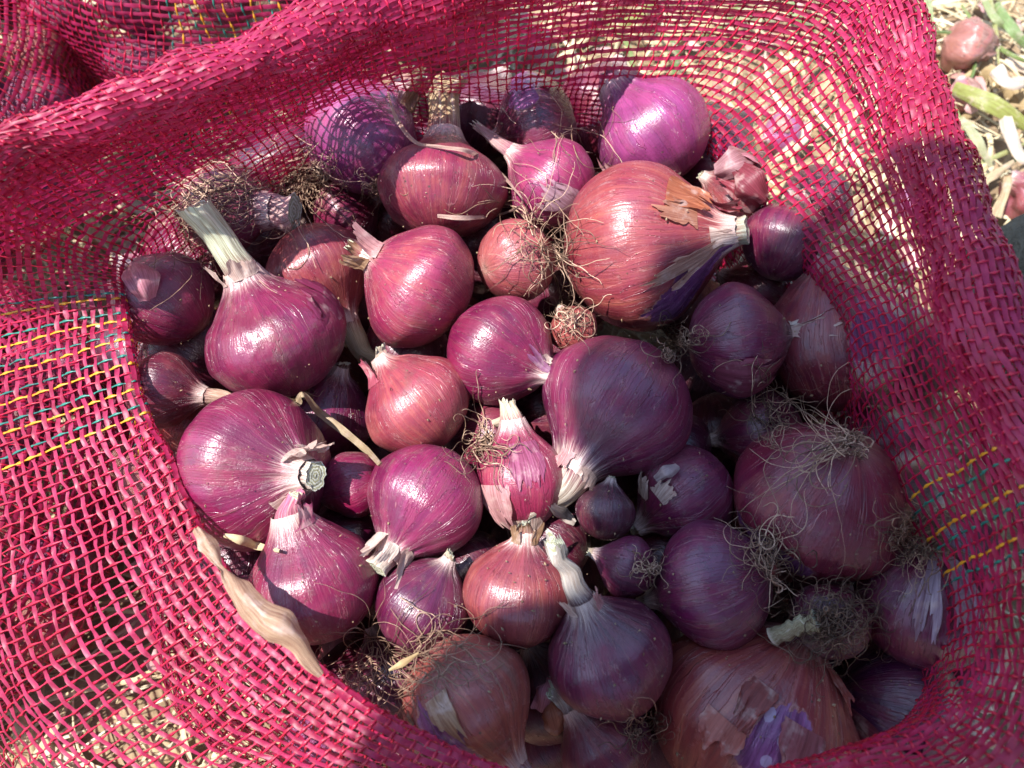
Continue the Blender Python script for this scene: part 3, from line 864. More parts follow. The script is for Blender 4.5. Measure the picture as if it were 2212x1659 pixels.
PROTO = {}
def build_packed(o, k, group, kinds=6):
    """an onion packed inside a sack: shares the meshes of one of a few kinds"""
    Fm = frame_of(o['ang'], o['tz'])
    M = np.eye(4); M[:3, :3] = Fm * o['R']; M[:3, 3] = o['c']
    e = empty("red_onion", M, label=o['label'], category="onion", group=group)
    kk = k % kinds
    if kk not in PROTO:
        q = dict(o); q['R'] = 1.0; q['nl'] = 0.12; q['n'] = 0.14; q['brown'] = [0.2, 0.1, 0.7, 0.0, 0.4, 0.15][kk]
        PROTO[kk] = (bulb_mesh(q, 900 + kk, 48, 32), *neck_mesh(q, 900 + kk, 16, 8))
    b = link("bulb", PROTO[kk][0], e); b.color = (*o['col'], 1)
    nk = link("neck", PROTO[kk][1], e); nk.color = (*o['tip'], 1)
    ce = link("cut_end", PROTO[kk][2], nk); ce.color = (*o['tip'], 1)
    return e

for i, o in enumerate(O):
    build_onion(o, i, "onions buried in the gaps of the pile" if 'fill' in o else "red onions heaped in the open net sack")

for k, (c, R) in enumerate(DEEP):
    o = dict(O[NF + k % len(FILL)]); o.update(c=c, R=R, ang=rdp.rand() * 360, tz=rdp.rand() - 0.5, roots=None, drape=[], flaps=[])
    build_packed(o, k, "onions buried in the gaps of the pile")
# ------------------------------------------------------------------ the open net sack
mm = 0.001
ST = [  # edge of the pile, then three points outwards: (x, y, height in mm); bulge of the sack's body below; 1 = rim is rolled
 ((1110,225,-12),(1112,184,16),(1118,94,44),(1125,-40,72),.05,1),
 ((950,222,-12),(948,188,18),(940,130,40),(915,20,66),.05,1),
 ((830,215,-10),(812,190,18),(795,158,40),(765,88,66),.05,1),
 ((640,300,-8),(612,272,20),(588,242,44),(550,182,70),.10,1),
 ((450,402,-6),(408,364,24),(362,326,44),(305,272,70),.15,1),
 ((340,482,-4),(268,440,24),(188,397,44),(85,340,70),.2,1),
 ((284,566,0),(182,528,20),(70,482,45),(-90,430,72),.3,1),
 ((280,650,6),(190,655,8),(90,672,4),(-40,700,-6),.5,0),
 ((290,760,8),(200,780,8),(90,815,2),(-50,860,-10),.6,0),
 ((318,880,9),(230,915,8),(120,955,2),(-30,1010,-10),.7,0),
 ((375,1000,9),(285,1050,8),(165,1105,0),(0,1175,-14),.8,0),
 ((435,1130,9),(340,1190,8),(205,1260,0),(20,1350,-16),.9,0),
 ((545,1300,9),(460,1365,8),(330,1455,0),(150,1580,-16),1.0,0),
 ((700,1445,9),(630,1510,9),(520,1600,2),(360,1720,-14),.8,0),
 ((870,1560,10),(810,1620,12),(730,1700,8),(620,1820,-6),.6,0),
 ((1070,1645,10),(1035,1710,14),(985,1800,14),(920,1920,4),.4,0),
 ((1310,1695,14),(1300,1755,22),(1290,1850,26),(1280,1960,20),.3,0),
 ((1560,1672,22),(1575,1727,32),(1600,1810,40),(1640,1920,40),.3,0),
 ((1800,1615,26),(1840,1660,38),(1890,1730,50),(1950,1840,55),.3,1),
 ((1990,1558,26),(2045,1597,40),(2120,1650,54),(2220,1740,60),.3,1),
 ((2078,1470,24),(2132,1485,38),(2210,1500,52),(2330,1530,62),.3,1),
 ((2088,1330,22),(2142,1320,38),(2220,1305,54),(2330,1290,64),.3,1),
 ((2068,1190,22),(2122,1165,38),(2200,1130,54),(2310,1090,66),.3,1),
 ((2003,1060,22),(2067,1030,38),(2140,990,54),(2225,955,66),.3,1),
 ((1915,870,20),(1985,845,36),(2045,810,52),(2115,788,64),.3,1),
 ((1845,690,14),(1920,655,32),(1980,615,50),(2052,578,64),.2,1),
 ((1760,555,6),(1840,505,24),(1915,445,46),(2000,385,62),.1,1),
 ((1630,395,-4),(1720,325,16),(1820,240,42),(1935,140,62),.05,1),
 ((1500,262,-10),(1580,180,10),(1690,75,34),(1815,-45,58),.05,1),
 ((1320,232,-12),(1350,160,10),(1390,52,30),(1440,-75,52),.05,1),
]
CEN = at_z(1170, 930, 0.0)
rows = []
EDGE = []
for (E, A, B, C, bul, roll) in ST:
    pe, pa, pb, pc = [at_z(q[0], q[1], q[2] * mm) for q in (E, A, B, C)]
    w = pe - CEN; w[2] = 0; w = unit(w)
    up = np.array([0, 0, 1.0])
    b2 = pe + w * 22 * mm * bul; b2[2] = min(pe[2] - 24 * mm, -0.02)
    b1 = pe + w * 58 * mm * bul; b1[2] = -0.075
    b0 = pe + w * 40 * mm * bul; b0[2] = GROUND + 0.004
    t = unit(pc - pb)
    rr = []
    if roll:
        m_ = (w * 0.75 - up * 0.66); m_ = unit(m_ - t * np.dot(m_, t))
        rho = 9.0 * mm
        for f in (55, 105, 150):
            f = math.radians(f)
            rr.append(pc + t * rho * math.sin(f) + m_ * rho * (1 - math.cos(f)))
        for k in range(1, 7):
            rr.append(rr[2] + w * 1.8 * mm * k - up * (4 * mm * k + 0.9 * mm * k * k))
    else:
        for k in range(1, 10):
            rr.append(pc + t * 9 * mm * k + np.array([0, 0, -0.9 * mm * k * k]))
    rows.append([b0, b1, b2, pe, pa, pb, pc] + rr)
    EDGE.append((pe, w, bul))
CTRL = np.array(rows)                      # (stations, rows, 3)
nS, nR = CTRL.shape[:2]

def crom_axis(A, sub, closed):
    """Catmull-Rom along axis 0, sub samples per segment"""
    n = len(A)
    if closed:
        idx = lambda i: A[i % n]
        segs = n
    else:
        Ax = np.concatenate([[2*A[0]-A[1]], A, [2*A[-1]-A[-2]]])
        idx = lambda i: Ax[i + 1]
        segs = n - 1
    out = []
    f = (np.arange(sub) / sub).reshape(-1, *([1] * (A.ndim - 1)))
    for s in range(segs):
        p0, p1, p2, p3 = [idx(s + k)[None] for k in (-1, 0, 1, 2)]
        out.append(0.5*((2*p1)+(p2-p0)*f+(2*p0-5*p1+4*p2-p3)*f*f+(3*p1-p0-3*p2+p3)*f**3))
    if not closed:
        out.append(A[-1:])
    return np.concatenate(out)

def dense(ctrl, su, sv, cu=True):
    G = crom_axis(ctrl, su, cu)
    G = np.swapaxes(crom_axis(np.swapaxes(G, 0, 1), sv, False), 0, 1)
    return G

def grid_normals(G, cu):
    if cu:
        du = np.roll(G, -1, 0) - np.roll(G, 1, 0)
    else:
        du = np.gradient(G, axis=0)
    dv = np.gradient(G, axis=1)
    return unit(np.cross(du, dv)), unit(du), unit(dv)

def samp(A, u, v, cu):
    nu, nv = A.shape[:2]
    if cu:
        u = np.mod(u, nu)
    else:
        u = np.clip(u, 0, nu - 1.001)
    v = np.clip(v, 0, nv - 1.001)
    i = u.astype(int); j = v.astype(int)
    i2 = (i + 1) % nu if cu else i + 1
    fu = (u - i)[..., None]; fv = (v - j)[..., None]
    return (A[i, j]*(1-fu)+A[i2, j]*fu)*(1-fv)+(A[i, j+1]*(1-fu)+A[i2, j+1]*fu)*fv

def netting(G, parent, cu=True, names=('length_strands', 'cross_tapes'), warp=4.2*mm, tape=3.75*mm, stripes=(), seed=0, vis=(0.0, 1.0), wr=1.2*mm, hw=0.90*mm, wrad=0.44*mm):
    nu, nv = G.shape[:2]
    N, _, _ = grid_normals(G, cu)
    D = wr * fbm(G / 0.030, seed + 1, 2) + 0.45 * wr * fbm(G / 0.011 + 5, seed + 2, 2)
    G = G + N * D[..., None]
    N, DU, DV = grid_normals(G, cu)
    a, b = int(vis[0] * (nv - 1)), max(int(vis[1] * (nv - 1)), 2)
    du = np.linalg.norm((np.roll(G, -1, 0) - G) if cu else np.diff(G, axis=0), axis=-1)[:, a:b].mean(1)
    cuml = np.concatenate([[0], np.cumsum(du)])
    nw = int(round(cuml[-1] / warp))
    us = np.interp(np.arange(nw) / (nw if cu else nw - 1) * cuml[-1], cuml, np.arange(len(cuml)))
    dv = np.linalg.norm(np.diff(G, axis=1), axis=-1).mean(0)
    cv = np.concatenate([[0], np.cumsum(dv)])
    nt = int(round(cv[-1] / tape))
    vs = np.interp(np.linspace(0, cv[-1], nt), cv, np.arange(nv))
    uu = np.interp(np.linspace(0, nw if cu else nw - 1, 2), np.arange(len(us)), us)
    ustep = nu / nw
    vstep = nv / nt
    rs = np.random.RandomState(seed + 9)
    # strands along v
    sv = 4
    vq = np.interp(np.linspace(0, nt - 1, (nt - 1) * sv + 1), np.arange(nt), vs)
    fr = (np.arange(len(vq)) % sv) / sv
    def strand(u0, k):
        wob = 0.20 * ustep * vnoise(np.stack([vq * 0.10, np.full_like(vq, k * 0.35), np.full_like(vq, seed + 0.5)], -1), seed + 4) \
            + 0.12 * ustep * vnoise(np.stack([vq * 0.5, np.full_like(vq, k * 3.7), np.full_like(vq, seed + 0.5)], -1), seed + 6)
        u = u0 + wob
        p = samp(G, u, vq, cu); n = samp(N, u, vq, cu)
        p = p + n * (0.30 * mm * np.cos(np.pi * (np.arange(len(vq)) / sv + k)))[:, None]
        rad = wrad * (0.55 + 0.70 * np.abs(np.cos(np.pi * fr)) ** 1.5) * (1 + 0.22 * rs.normal(size=len(vq)).clip(-1, 1))
        return p, n, rad
    sets = {"r": [], "y": [], "g": []}
    for k, u0 in enumerate(us):
        kind = "r"
        for (s0, s1) in stripes:
            if s0 <= u0 <= s1:
                kind = ("y", "r", "g", "y", "r", "g")[k % 6]
        sets[kind].append(strand(u0, k))
    if sets["r"]:
        P = np.stack([s[0] for s in sets["r"]]); Nn = np.stack([s[1] for s in sets["r"]]); R = np.stack([s[2] for s in sets["r"]])
        V, F = tubes(P, R, 5, Nn, 0.6)
        link(names[0], mesh(names[0], V, F, None, [M_WARP]), parent, kind="stuff")
    for key, nm, mt in (("y", "yellow_thread", M_YEL), ("g", "green_thread", M_GRN)):
        for s in sets[key]:
            V, F = tubes(s[0][None], s[2][None] * (1.2 if key == "y" else 1.05), 5, s[1][None], 0.45)
            link(nm, mesh(nm, V, F, None, [mt]), parent)
    # flat tapes along u
    su = 4
    nq = nw * su if cu else (nw - 1) * su + 1
    ext = np.concatenate([us, [us[0] + nu]]) if cu else us
    uq = np.interp(np.arange(nq) / su, np.arange(len(ext)), ext)
    TV = []; 
    for j, v0 in enumerate(vs):
        ang = uq / nu * 2 * np.pi
        cyc = np.stack([np.cos(ang) * nw * 0.045, np.sin(ang) * nw * 0.045, np.full(nq, j * 0.40 + seed)], -1) if cu else np.stack([uq / ustep * 0.3, 0 * uq, np.full(nq, j * 0.40 + seed)], -1)
        wob = 0.22 * vstep * vnoise(cyc, seed + 12) + 0.13 * vstep * vnoise(cyc * 3.1 + 7.7, seed + 14)
        v = v0 + wob
        p = samp(G, uq, v, cu); n = samp(N, uq, v, cu); d = samp(DV, uq, v, cu)
        p = p + n * (0.26 * mm * np.cos(np.pi * (np.arange(nq) / su + j + 1)))[:, None]
        tilt = 0.34 * vnoise(cyc * 4.3 + 3.1, seed + 16) + 0.22 * vnoise(cyc * 11 + 1.3, seed + 18)
        wdt = hw * (1.0 + 0.30 * vnoise(cyc * 2.2 + 9.9, seed + 20))
        s_ = (d * np.cos(tilt)[:, None] + n * np.sin(tilt)[:, None]) * wdt[:, None]
        mid = n * (wdt * 0.22)[:, None]
        TV.append(np.stack([p - s_, p + mid, p + s_], 1))
    TV = np.stack(TV)                      # (nt, nq, 3, 3)
    q = grid_faces(nq, 3, cu=cu)
    F = (q[None] + (np.arange(nt) * nq * 3)[:, None, None]).reshape(-1, 4)
    link(names[1], mesh(names[1], TV.reshape(-1, 3), F, None, [M_TAPE]), parent, kind="stuff")
    return nw, nt

SU, SV = 14, 12
G = dense(CTRL, SU, SV)
sack = empty("net_sack", label="open crimson plastic net sack full of onions, rim folded out, yellow and green stripes", category="sack")
nw_, nt_ = netting(G, sack, True, stripes=((6.75 * SU, 9.35 * SU), (21.3 * SU, 23.1 * SU)), seed=4, vis=(0.2, 0.45))
# bunched hem: the last hand's breadth of net gathered double along the standing rim
order = list(range(18, nS)) + list(range(0, 7))
hem_rows = []
for j in order:
    c_ = CTRL[j]
    a_, b_ = c_[5], c_[6]
    hem_rows.append([a_ * 0.35 + b_ * 0.65, b_, c_[7], c_[8], c_[9], c_[10]])
H = np.array(hem_rows)
Hd = dense(H, 12, 10, cu=False)
Nh, _, _ = grid_normals(Hd, False)
sg = np.sign(np.einsum('ijk,ijk->ij', Nh, CAM - Hd).mean())
gath = 0.5 + 0.5 * vnoise(np.stack([np.arange(Hd.shape[0])[:, None] * 0.35 + 0 * Hd[..., 0], np.arange(Hd.shape[1])[None] * 0.05 + 0 * Hd[..., 0], 0 * Hd[..., 0]], -1), 8)
Hd = Hd + Nh * (sg * (1.2 * mm + 2.6 * mm * gath))[..., None]
netting(Hd, sack, False, names=("hem_strands", "hem_tapes"), warp=4.2*mm, tape=1.9*mm, seed=14, wr=3.2*mm, hw=0.80*mm, wrad=0.45*mm)

# onions pressed against the low side of the sack, seen through the folded-out netting
side = []
rsd = np.random.RandomState(12)
allc = list(zip(SPH_C, SPH_R))
for si in range(6, 15):
    for tr in range(70):
        h_ = rsd.rand()
        pe = EDGE[si][0] * (1 - h_) + EDGE[si + 1][0] * h_; w = unit(EDGE[si][1] * (1 - h_) + EDGE[si + 1][1] * h_)
        bul = EDGE[si][2] * (1 - h_) + EDGE[si + 1][2] * h_
        R = 0.0165 + 0.006 * rsd.rand()
        d_ = rsd.rand() * (56 * mm * bul - R) 
        ztop = np.interp(d_, [0, 22 * mm * bul, 58 * mm * bul], [-0.002, -0.022, -0.075])
        c = pe + w * d_
        c[2] = ztop - R * 1.15 - 0.004 * rsd.rand() if tr < 45 else -0.115 + 0.05 * rsd.rand()
        if c[2] > ztop - R: continue
        if all(np.linalg.norm(c - c2) > 0.9 * (R + r2) for c2, r2 in allc):
            allc.append((c, R)); side.append((c, R))
for k, (c, R) in enumerate(side):
    o = dict(O[NF + k % len(FILL)]); o.update(c=c, R=R, ang=rsd.rand() * 360, tz=rsd.rand() - 0.5, col=[MAG, PUR, PNK, WIN][k % 4],
             label="red onion bulging in the sack's side, seen through the folded netting", roots=None, drape=[])
    build_packed(o, k, "onions in the sack's side under the folded netting")

# ------------------------------------------------------------------ ground and litter
gx = np.linspace(-3, 3, 181); gy = np.linspace(-3, 3, 181)
gx = np.sign(gx) * np.abs(gx / 3) ** 2 * 3; gy = np.sign(gy) * np.abs(gy / 3) ** 2 * 3 + 0.2
GX, GY = np.meshgrid(gx, gy, indexing='ij')
gp = np.stack([GX, GY, 0 * GX], -1)
GZ = GROUND - 0.004 + 0.006 * fbm(gp / 0.07, 3, 3)
def gz(x, y):
    return GROUND - 0.004 + 0.006 * fbm(np.stack([x, y, 0 * x], -1) / 0.07, 3, 3)
g = link("ground", mesh("ground", np.stack([GX, GY, GZ], -1).reshape(-1, 3), grid_faces(181, 181), None, [M_SOIL]), kind="structure",
         label="dry tan soil under the sacks")

def strips(S, seed, L, W, xr, yr, lift, N=7, curl=1.0, wild=0.25):
    rs = np.random.RandomState(seed)
    x = xr[0] + (xr[1] - xr[0]) * rs.rand(S); y = yr[0] + (yr[1] - yr[0]) * rs.rand(S)
    a = rs.rand(S) * 2 * np.pi
    ln = L[0] + (L[1] - L[0]) * rs.rand(S) ** 1.6
    wd = W[0] + (W[1] - W[0]) * rs.rand(S) ** 1.8
    s = np.linspace(-0.5, 0.5, N)
    bend = rs.normal(size=S) * curl
    A = a[:, None] + bend[:, None] * s[None]
    dx = np.cos(A) * (ln / (N - 1))[:, None]; dy = np.sin(A) * (ln / (N - 1))[:, None]
    X = x[:, None] + np.cumsum(dx, 1) - dx.sum(1, keepdims=True) / 2
    Y = y[:, None] + np.cumsum(dy, 1) - dy.sum(1, keepdims=True) / 2
    tilt = rs.normal(size=S) * wild
    Z = gz(X, Y) + (rs.rand(S) * lift)[:, None] + 0.002 + np.abs(tilt)[:, None] * ln[:, None] * 0.25 * (0.5 + s[None] * np.sign(tilt)[:, None]) + 0.05 * ln[:, None] * (0.25 - s[None] ** 2)
    P = np.stack([X, Y, Z], -1)
    T = unit(np.gradient(P, axis=1))
    rl = rs.normal(size=(S, 1)) * 0.5 + np.cumsum(rs.normal(size=(S, N)) * 0.25, 1)
    side_ = unit(np.cross(T, np.array([0, 0, 1.0])))
    upn = np.cross(side_, T)
    sd = side_ * np.cos(rl)[..., None] + upn * np.sin(rl)[..., None]
    nn = np.cross(sd, T)
    pw = np.sqrt(np.clip(1 - (2 * s) ** 6, 0.05, 1))[None] * (wd / 2)[:, None] * (1 + 0.2 * rs.normal(size=(S, N)).clip(-1, 1))
    V = np.stack([P - sd * pw[..., None], P + nn * (pw * 0.45)[..., None], P + sd * pw[..., None]], 2)
    F = (grid_faces(N, 3)[None] + (np.arange(S) * N * 3)[:, None, None]).reshape(-1, 4)
    return V.reshape(-1, 3), F, np.repeat(rs.rand(S), N * 3)
V, F, rv = strips(8000, 1, (0.02, 0.12), (0.0008, 0.0038), (-0.45, 0.75), (-0.32, 0.95), 0.016)
V2, F2, rv2 = strips(600, 7, (0.03, 0.11), (0.005, 0.011), (-0.45, 0.75), (-0.32, 0.95), 0.018, N=9, curl=0.8, wild=0.12)
V, F, rv = np.concatenate([V, V2]), np.concatenate([F, F2 + len(V)]), np.concatenate([rv, rv2 * 0.9])
link("straw_litter", mesh("straw_litter", V, F, dict(rnd=rv), [M_STRAW]), kind="stuff", label="layer of dry straw-coloured onion leaves on the soil", category="straw")
V, F, rv = strips(1900, 2, (0.006, 0.024), (0.005, 0.015), (-0.45, 0.75), (-0.32, 0.95), 0.018, N=6, curl=0.5, wild=0.5)
link("skin_litter", mesh("skin_litter", V, F, dict(rnd=rv), [M_FLAKE]), kind="stuff", label="scattered pink and brown onion skins on the soil", category="onion skins")

def ribbon(pts, widths, n=40, cup=0.25, twist=None, rough=0.10, seed=0, nc=7, thick=0.0):
    """leaf-like strip through 3D points; cross-section is cupped"""
    P = crom(pts, n)
    wd = np.interp(np.linspace(0, 1, n), np.linspace(0, 1, len(widths)), widths) / 2
    T = unit(np.gradient(P, axis=0))
    toward = unit(CAM[None] - P)
    side_ = unit(np.cross(T, toward))
    up_ = np.cross(side_, T)
    if twist is not None:
        tw = np.interp(np.linspace(0, 1, n), np.linspace(0, 1, len(twist)), np.radians(twist))[:, None]
        side_, up_ = side_ * np.cos(tw) + up_ * np.sin(tw), up_ * np.cos(tw) - side_ * np.sin(tw)
    c = np.linspace(-1, 1, nc)
    s = np.arange(n)
    jl = 1 + rough * fbm(np.stack([s * 0.14, 0 * s + seed, 0 * s + 0.5], -1), seed, 2)
    jr = 1 + rough * fbm(np.stack([s * 0.14, 0 * s + seed + 4, 0 * s + 0.5], -1), seed + 1, 2)
    k = np.where(c[None] < 0, jl[:, None], jr[:, None])
    V = P[:, None] + side_[:, None] * (c[None] * wd[:, None] * k)[..., None] + up_[:, None] * ((1 - c[None] ** 2) * wd[:, None] * cup * 2
        + wd[:, None] * rough * 1.5 * vnoise(np.stack([np.broadcast_to(s[:, None] * 0.11, (n, nc)), np.broadcast_to(c[None] * 2, (n, nc)), np.full((n, nc), seed + 0.3)], -1), seed + 2))[..., None]
    ln = np.concatenate([[0], np.cumsum(np.linalg.norm(np.diff(P, axis=0), axis=1))])
    mer = np.stack([np.broadcast_to(c[None] * 0.6, (n, nc)), np.full((n, nc), seed * 0.37), np.broadcast_to(ln[:, None] * 22, (n, nc))], -1)
    return V.reshape(-1, 3), grid_faces(n, nc), mer.reshape(-1, 3)

def on_pile(px, py, lift):
    r = ray(px, py); rn = np.linalg.norm(r); r1 = r / rn
    best = depth_z(px, py, -0.03) * rn
    oc = CAM - SPH_C
    b = oc @ r1; c = (oc * oc).sum(1) - (SPH_R * 1.04) ** 2
    disc = b * b - c
    t = np.where(disc > 0, -b - np.sqrt(np.maximum(disc, 0)), 9)
    t = t[t > 0.05]
    if len(t):
        best = min(best, t.min())
    return CAM + r1 * (best - lift)

def leaf_thing(name, label, cat, pts, widths, mat, rnd=0.6, lift=None, **k):
    P = np.array([on_pile(*p) for p in pts]) if lift is None else np.array([at_z(*p) for p in pts])
    V, F, mr = ribbon(P, widths, **k)
    o0 = P.mean(0)
    ob = link(name, mesh(name, V - o0, F, dict(rnd=np.full(len(V), rnd), mer=mr), [mat]), label=label, category=cat)
    ob.location = o0
    return ob

leaf_thing("dry_leaf_strip", "long pale dry leaf strip curling over the onions near the far netting", "dry leaf",
           [(835,168,.012),(842,215,.010),(862,265,.006),(900,308,.005),(960,318,.006),(1020,330,.007),(1070,365,.008),(1108,405,.012),(1128,440,.014),(1080,463,.010),(1010,470,.008),(945,466,.004)],
           [.0006,.0012,.0018,.0016,.0014,.0022,.0024,.0014,.0008,.0012,.0024,.0014], M_FLAP, 0.82, n=90, cup=0.12, rough=0.3, twist=[0,50,10,-30,25,0,40,70,20,-10,10]).color = (0.62, 0.44, 0.36, 1)
leaf_thing("dry_leaf_strip", "kinked straw-coloured leaf strip lying across the onion beside the striped netting", "dry leaf",
           [(556,850,.003),(600,860,.005),(640,870,.007),(656,852,.008),(690,890,.006),(740,930,.006),(785,965,.006),(820,1003,.004)],
           [.0020,.0030,.0034,.0030,.0036,.0034,.0028,.0018], M_FLAP, 0.70, n=60, twist=[10,-20,70,20,-20,10], cup=0.08, rough=0.25).color = (0.52, 0.41, 0.25, 1)
leaf_thing("straw_chip", "short golden straw chip below the big magenta onion", "straw",
           [(484,1156,.004),(520,1166,.005),(560,1180,.006),(604,1190,.004)], [.0014,.0032,.0026,.0010], M_STRAW, 0.45, n=24)
leaf_thing("leaf_sheath", "tan papery leaf sheath draped over the netting's fold, twisted at its top", "leaf sheath",
           [(424,1143,.024),(450,1176,.025),(474,1222,.025),(500,1256,.025),(545,1300,.025),(598,1350,.024),(645,1400,.022),(694,1458,.018)],
           [.0024,.0056,.0028,.0050,.0098,.0106,.0082,.0022], M_FLAP, 0.6, lift=1, n=60, cup=0.38, rough=0.32, twist=[20,-25,60,-20,-30,10,25], nc=17, seed=3).color = (0.50, 0.34, 0.22, 1)
leaf_thing("straw_chip", "thin grey-brown leaf shred caught in the black root tangle", "straw",
           [(840,1448,.010),(870,1432,.012),(905,1410,.010)], [.0008,.0024,.0006], M_STRAW, 0.1, n=20)
for k, (px, py, ln, wd, an, colr, lb) in enumerate([
    (1180,1500,.013,.011,70,(0.62,0.26,0.34),"pink scrap of onion skin between the dark tall-necked and the golden-brown onions"),
    (1196,1548,.013,.010,100,(0.46,0.18,0.10),"rusty scrap of onion skin below the pink one"),
    (1600,352,.020,.014,20,(0.46,0.24,0.26),"dotted pinkish skin scrap against the far netting"),
    (1620,398,.016,.012,-50,(0.26,0.05,0.07),"dark red skin shred beside the far netting"),
    (1440,1020,.010,.006,30,(0.50,0.40,0.40),"greyish flake of skin on the violet onion"),
    (1215,1110,.012,.006,140,(0.52,0.46,0.40),"torn whitish neck skin beneath the broad dry neck"),
    (300,600,.018,.014,110,(0.58,0.24,0.30),"pale pink skin sheet chequered by net shadow at the left netting"),
    (1095,905,.012,.005,20,(0.66,0.58,0.42),"curled cream skin strip between the two middle onions"),
    (1690,1240,.010,.006,-20,(0.36,0.07,0.08),"crumpled dark red skin bit under the long-rooted onion")]):
    a = math.radians(an); q = 1 / (WID / 2212 * 0.31)
    dx, dy = math.cos(a) * ln * q / 2, -math.sin(a) * ln * q / 2
    ob = leaf_thing("skin_scrap", lb, "onion skin", [(px-dx,py-dy,.003),(px,py,.006),(px+dx,py+dy,.005)], [wd*.5,wd,wd*.45], M_FLAP, n=18, cup=0.3, rough=0.35, nc=9, seed=20+k, twist=[-15,5,20])
    ob.color = (*colr, 1)
# crumbs of soil and flakes of skin caught between the bulbs
rc_ = np.random.RandomState(8)
def scatter(n, size, seed, flake):
    rs = np.random.RandomState(seed)
    px = 300 + 1780 * rs.rand(n); py = 210 + 1440 * rs.rand(n)
    r1, t, _ = surf_pts(px, py, 0)
    c = CAM + r1 * (t - 0.0004)[:, None]
    sz = size * (0.35 + 1.1 * rs.rand(n) ** 2)
    if flake:
        u = np.linspace(-1, 1, 5); U, W = np.meshgrid(u, u, indexing='ij')
        X = np.stack([U, W, 0.35 * (U ** 2 - 0.3) * 1.0], -1).reshape(-1, 3)
        F1 = grid_faces(5, 5)
    else:
        X = unit(np.array([(x, y, z) for x in (-1, 0, 1) for y in (-1, 0, 1) for z in (-1, 0, 1) if (abs(x) + abs(y) + abs(z)) == 1], float))
        F1 = np.array([(0, 1, 2), (0, 2, 4), (0, 4, 3), (0, 3, 1), (5, 2, 1), (5, 4, 2), (5, 3, 4), (5, 1, 3)])
    m_ = len(X)
    A = rs.normal(size=(n, 3, 3)); Q, _ = np.linalg.qr(A)
    nt_ = -r1
    if flake:                                    # lie roughly flat on the bulb
        Q[:, :, 2] = unit(nt_ + 0.5 * rs.normal(size=(n, 3)))
        Q[:, :, 0] = unit(np.cross(Q[:, :, 2], rs.normal(size=(n, 3)))); Q[:, :, 1] = np.cross(Q[:, :, 2], Q[:, :, 0])
    sc = np.stack([rs.rand(n) * 0.7 + 0.5, rs.rand(n) * 0.5 + 0.3, rs.rand(n) * 0.6 + 0.4], -1)
    Xj = X[None] * (1 + 0.35 * rs.normal(size=(n, m_, 1)).clip(-1.5, 1.5)) * sc[:, None]
    V = c[:, None] + np.einsum('nij,nkj->nki', Q, Xj) * sz[:, None, None]
    F = (F1[None] + (np.arange(n) * m_)[:, None, None]).reshape(-1, F1.shape[1])
    return V.reshape(-1, 3), F, np.repeat(rs.rand(n), m_)
V, F, rv = scatter(1300, 0.00055, 5, False)
link("soil_crumbs", mesh("soil_crumbs", V, F, None, [M_SOIL], smooth=False), kind="stuff", label="dry soil crumbs clinging to the heaped onions", category="soil")
# a cut stalk end lying on the rusty onion
pA, pB = on_pile(1668, 1376, .004), on_pile(1766, 1338, .004)
zA = unit(pB - pA); xA = unit(-FWD - zA * np.dot(-FWD, zA)); FA = np.stack([xA, np.cross(zA, xA), zA], 1)
Mx = np.eye(4); Mx[:3, :3] = FA; Mx[:3, 3] = pA
so = dict(cut=1, n=1.0, h=0.0, R=0.0030, nl=np.linalg.norm(pB - pA) / 0.0030, taper=0.95, bend=(0, 0), col=CREAM)
sa, sb = neck_mesh(so, 77)
so_ob = link("stalk_piece", sa, label="pale green-white cut stalk piece behind the biggest rusty onion", category="stalk")
so_ob.matrix_world = Matrix(Mx.tolist()); so_ob.color = (0.42, 0.37, 0.22, 1)
link("cut_end", sb, so_ob).color = (0.62, 0.60, 0.42, 1)

# green leaves and onions lying on the ground ---------------------------------------
GL = [([(1990,-30),(2000,40),(2005,110)], 11, "broad pale green leaf tip rising beside the sack's rim"),
      ([(2060,190),(2110,210),(2170,240),(2240,290)], 12, "yellow-green leaf lying across the dry litter"),
      ([(2075,255),(2110,300),(2140,360)], 6, "thin pale green leaf bent downwards near the rim"),
      ([(2150,10),(2185,60),(2225,110)], 8, "green leaf curving out of the frame's upper corner"),
      ([(2120,-10),(2150,40),(2190,70)], 5, "dark green leaf blade among straw at the upper corner"),
      ([(1340,60),(1390,20),(1430,-30)], 8, "green leaf seen through the far netting"),
      ([(1560,40),(1620,30),(1690,60)], 9, "pale green leaf behind the netting's upper bend"),
      ([(1700,-20),(1720,30),(1760,70)], 7, "short green leaf behind the netting near the rim")]
for k, (pts, wd, lb) in enumerate(GL):
    n = len(pts)
    leaf_thing("green_leaf", lb, "leaf", [(p[0], p[1], GROUND + 0.020 + 0.008 * math.sin(math.pi * i / (n - 1))) for i, p in enumerate(pts)],
               [wd * mm * .7, wd * mm, wd * mm * .4] if k else [wd * mm * .9, wd * mm, wd * mm * .5], M_FLAP, lift=1, n=30, cup=0.10, rough=0.14, seed=40 + k, twist=[10 * (-1) ** k, 25, -15]).color = [(0.36, 0.44, 0.20, 1), (0.34, 0.38, 0.10, 1), (0.46, 0.50, 0.28, 1), (0.24, 0.36, 0.13, 1)][k % 4]
rgl = np.random.RandomState(17)
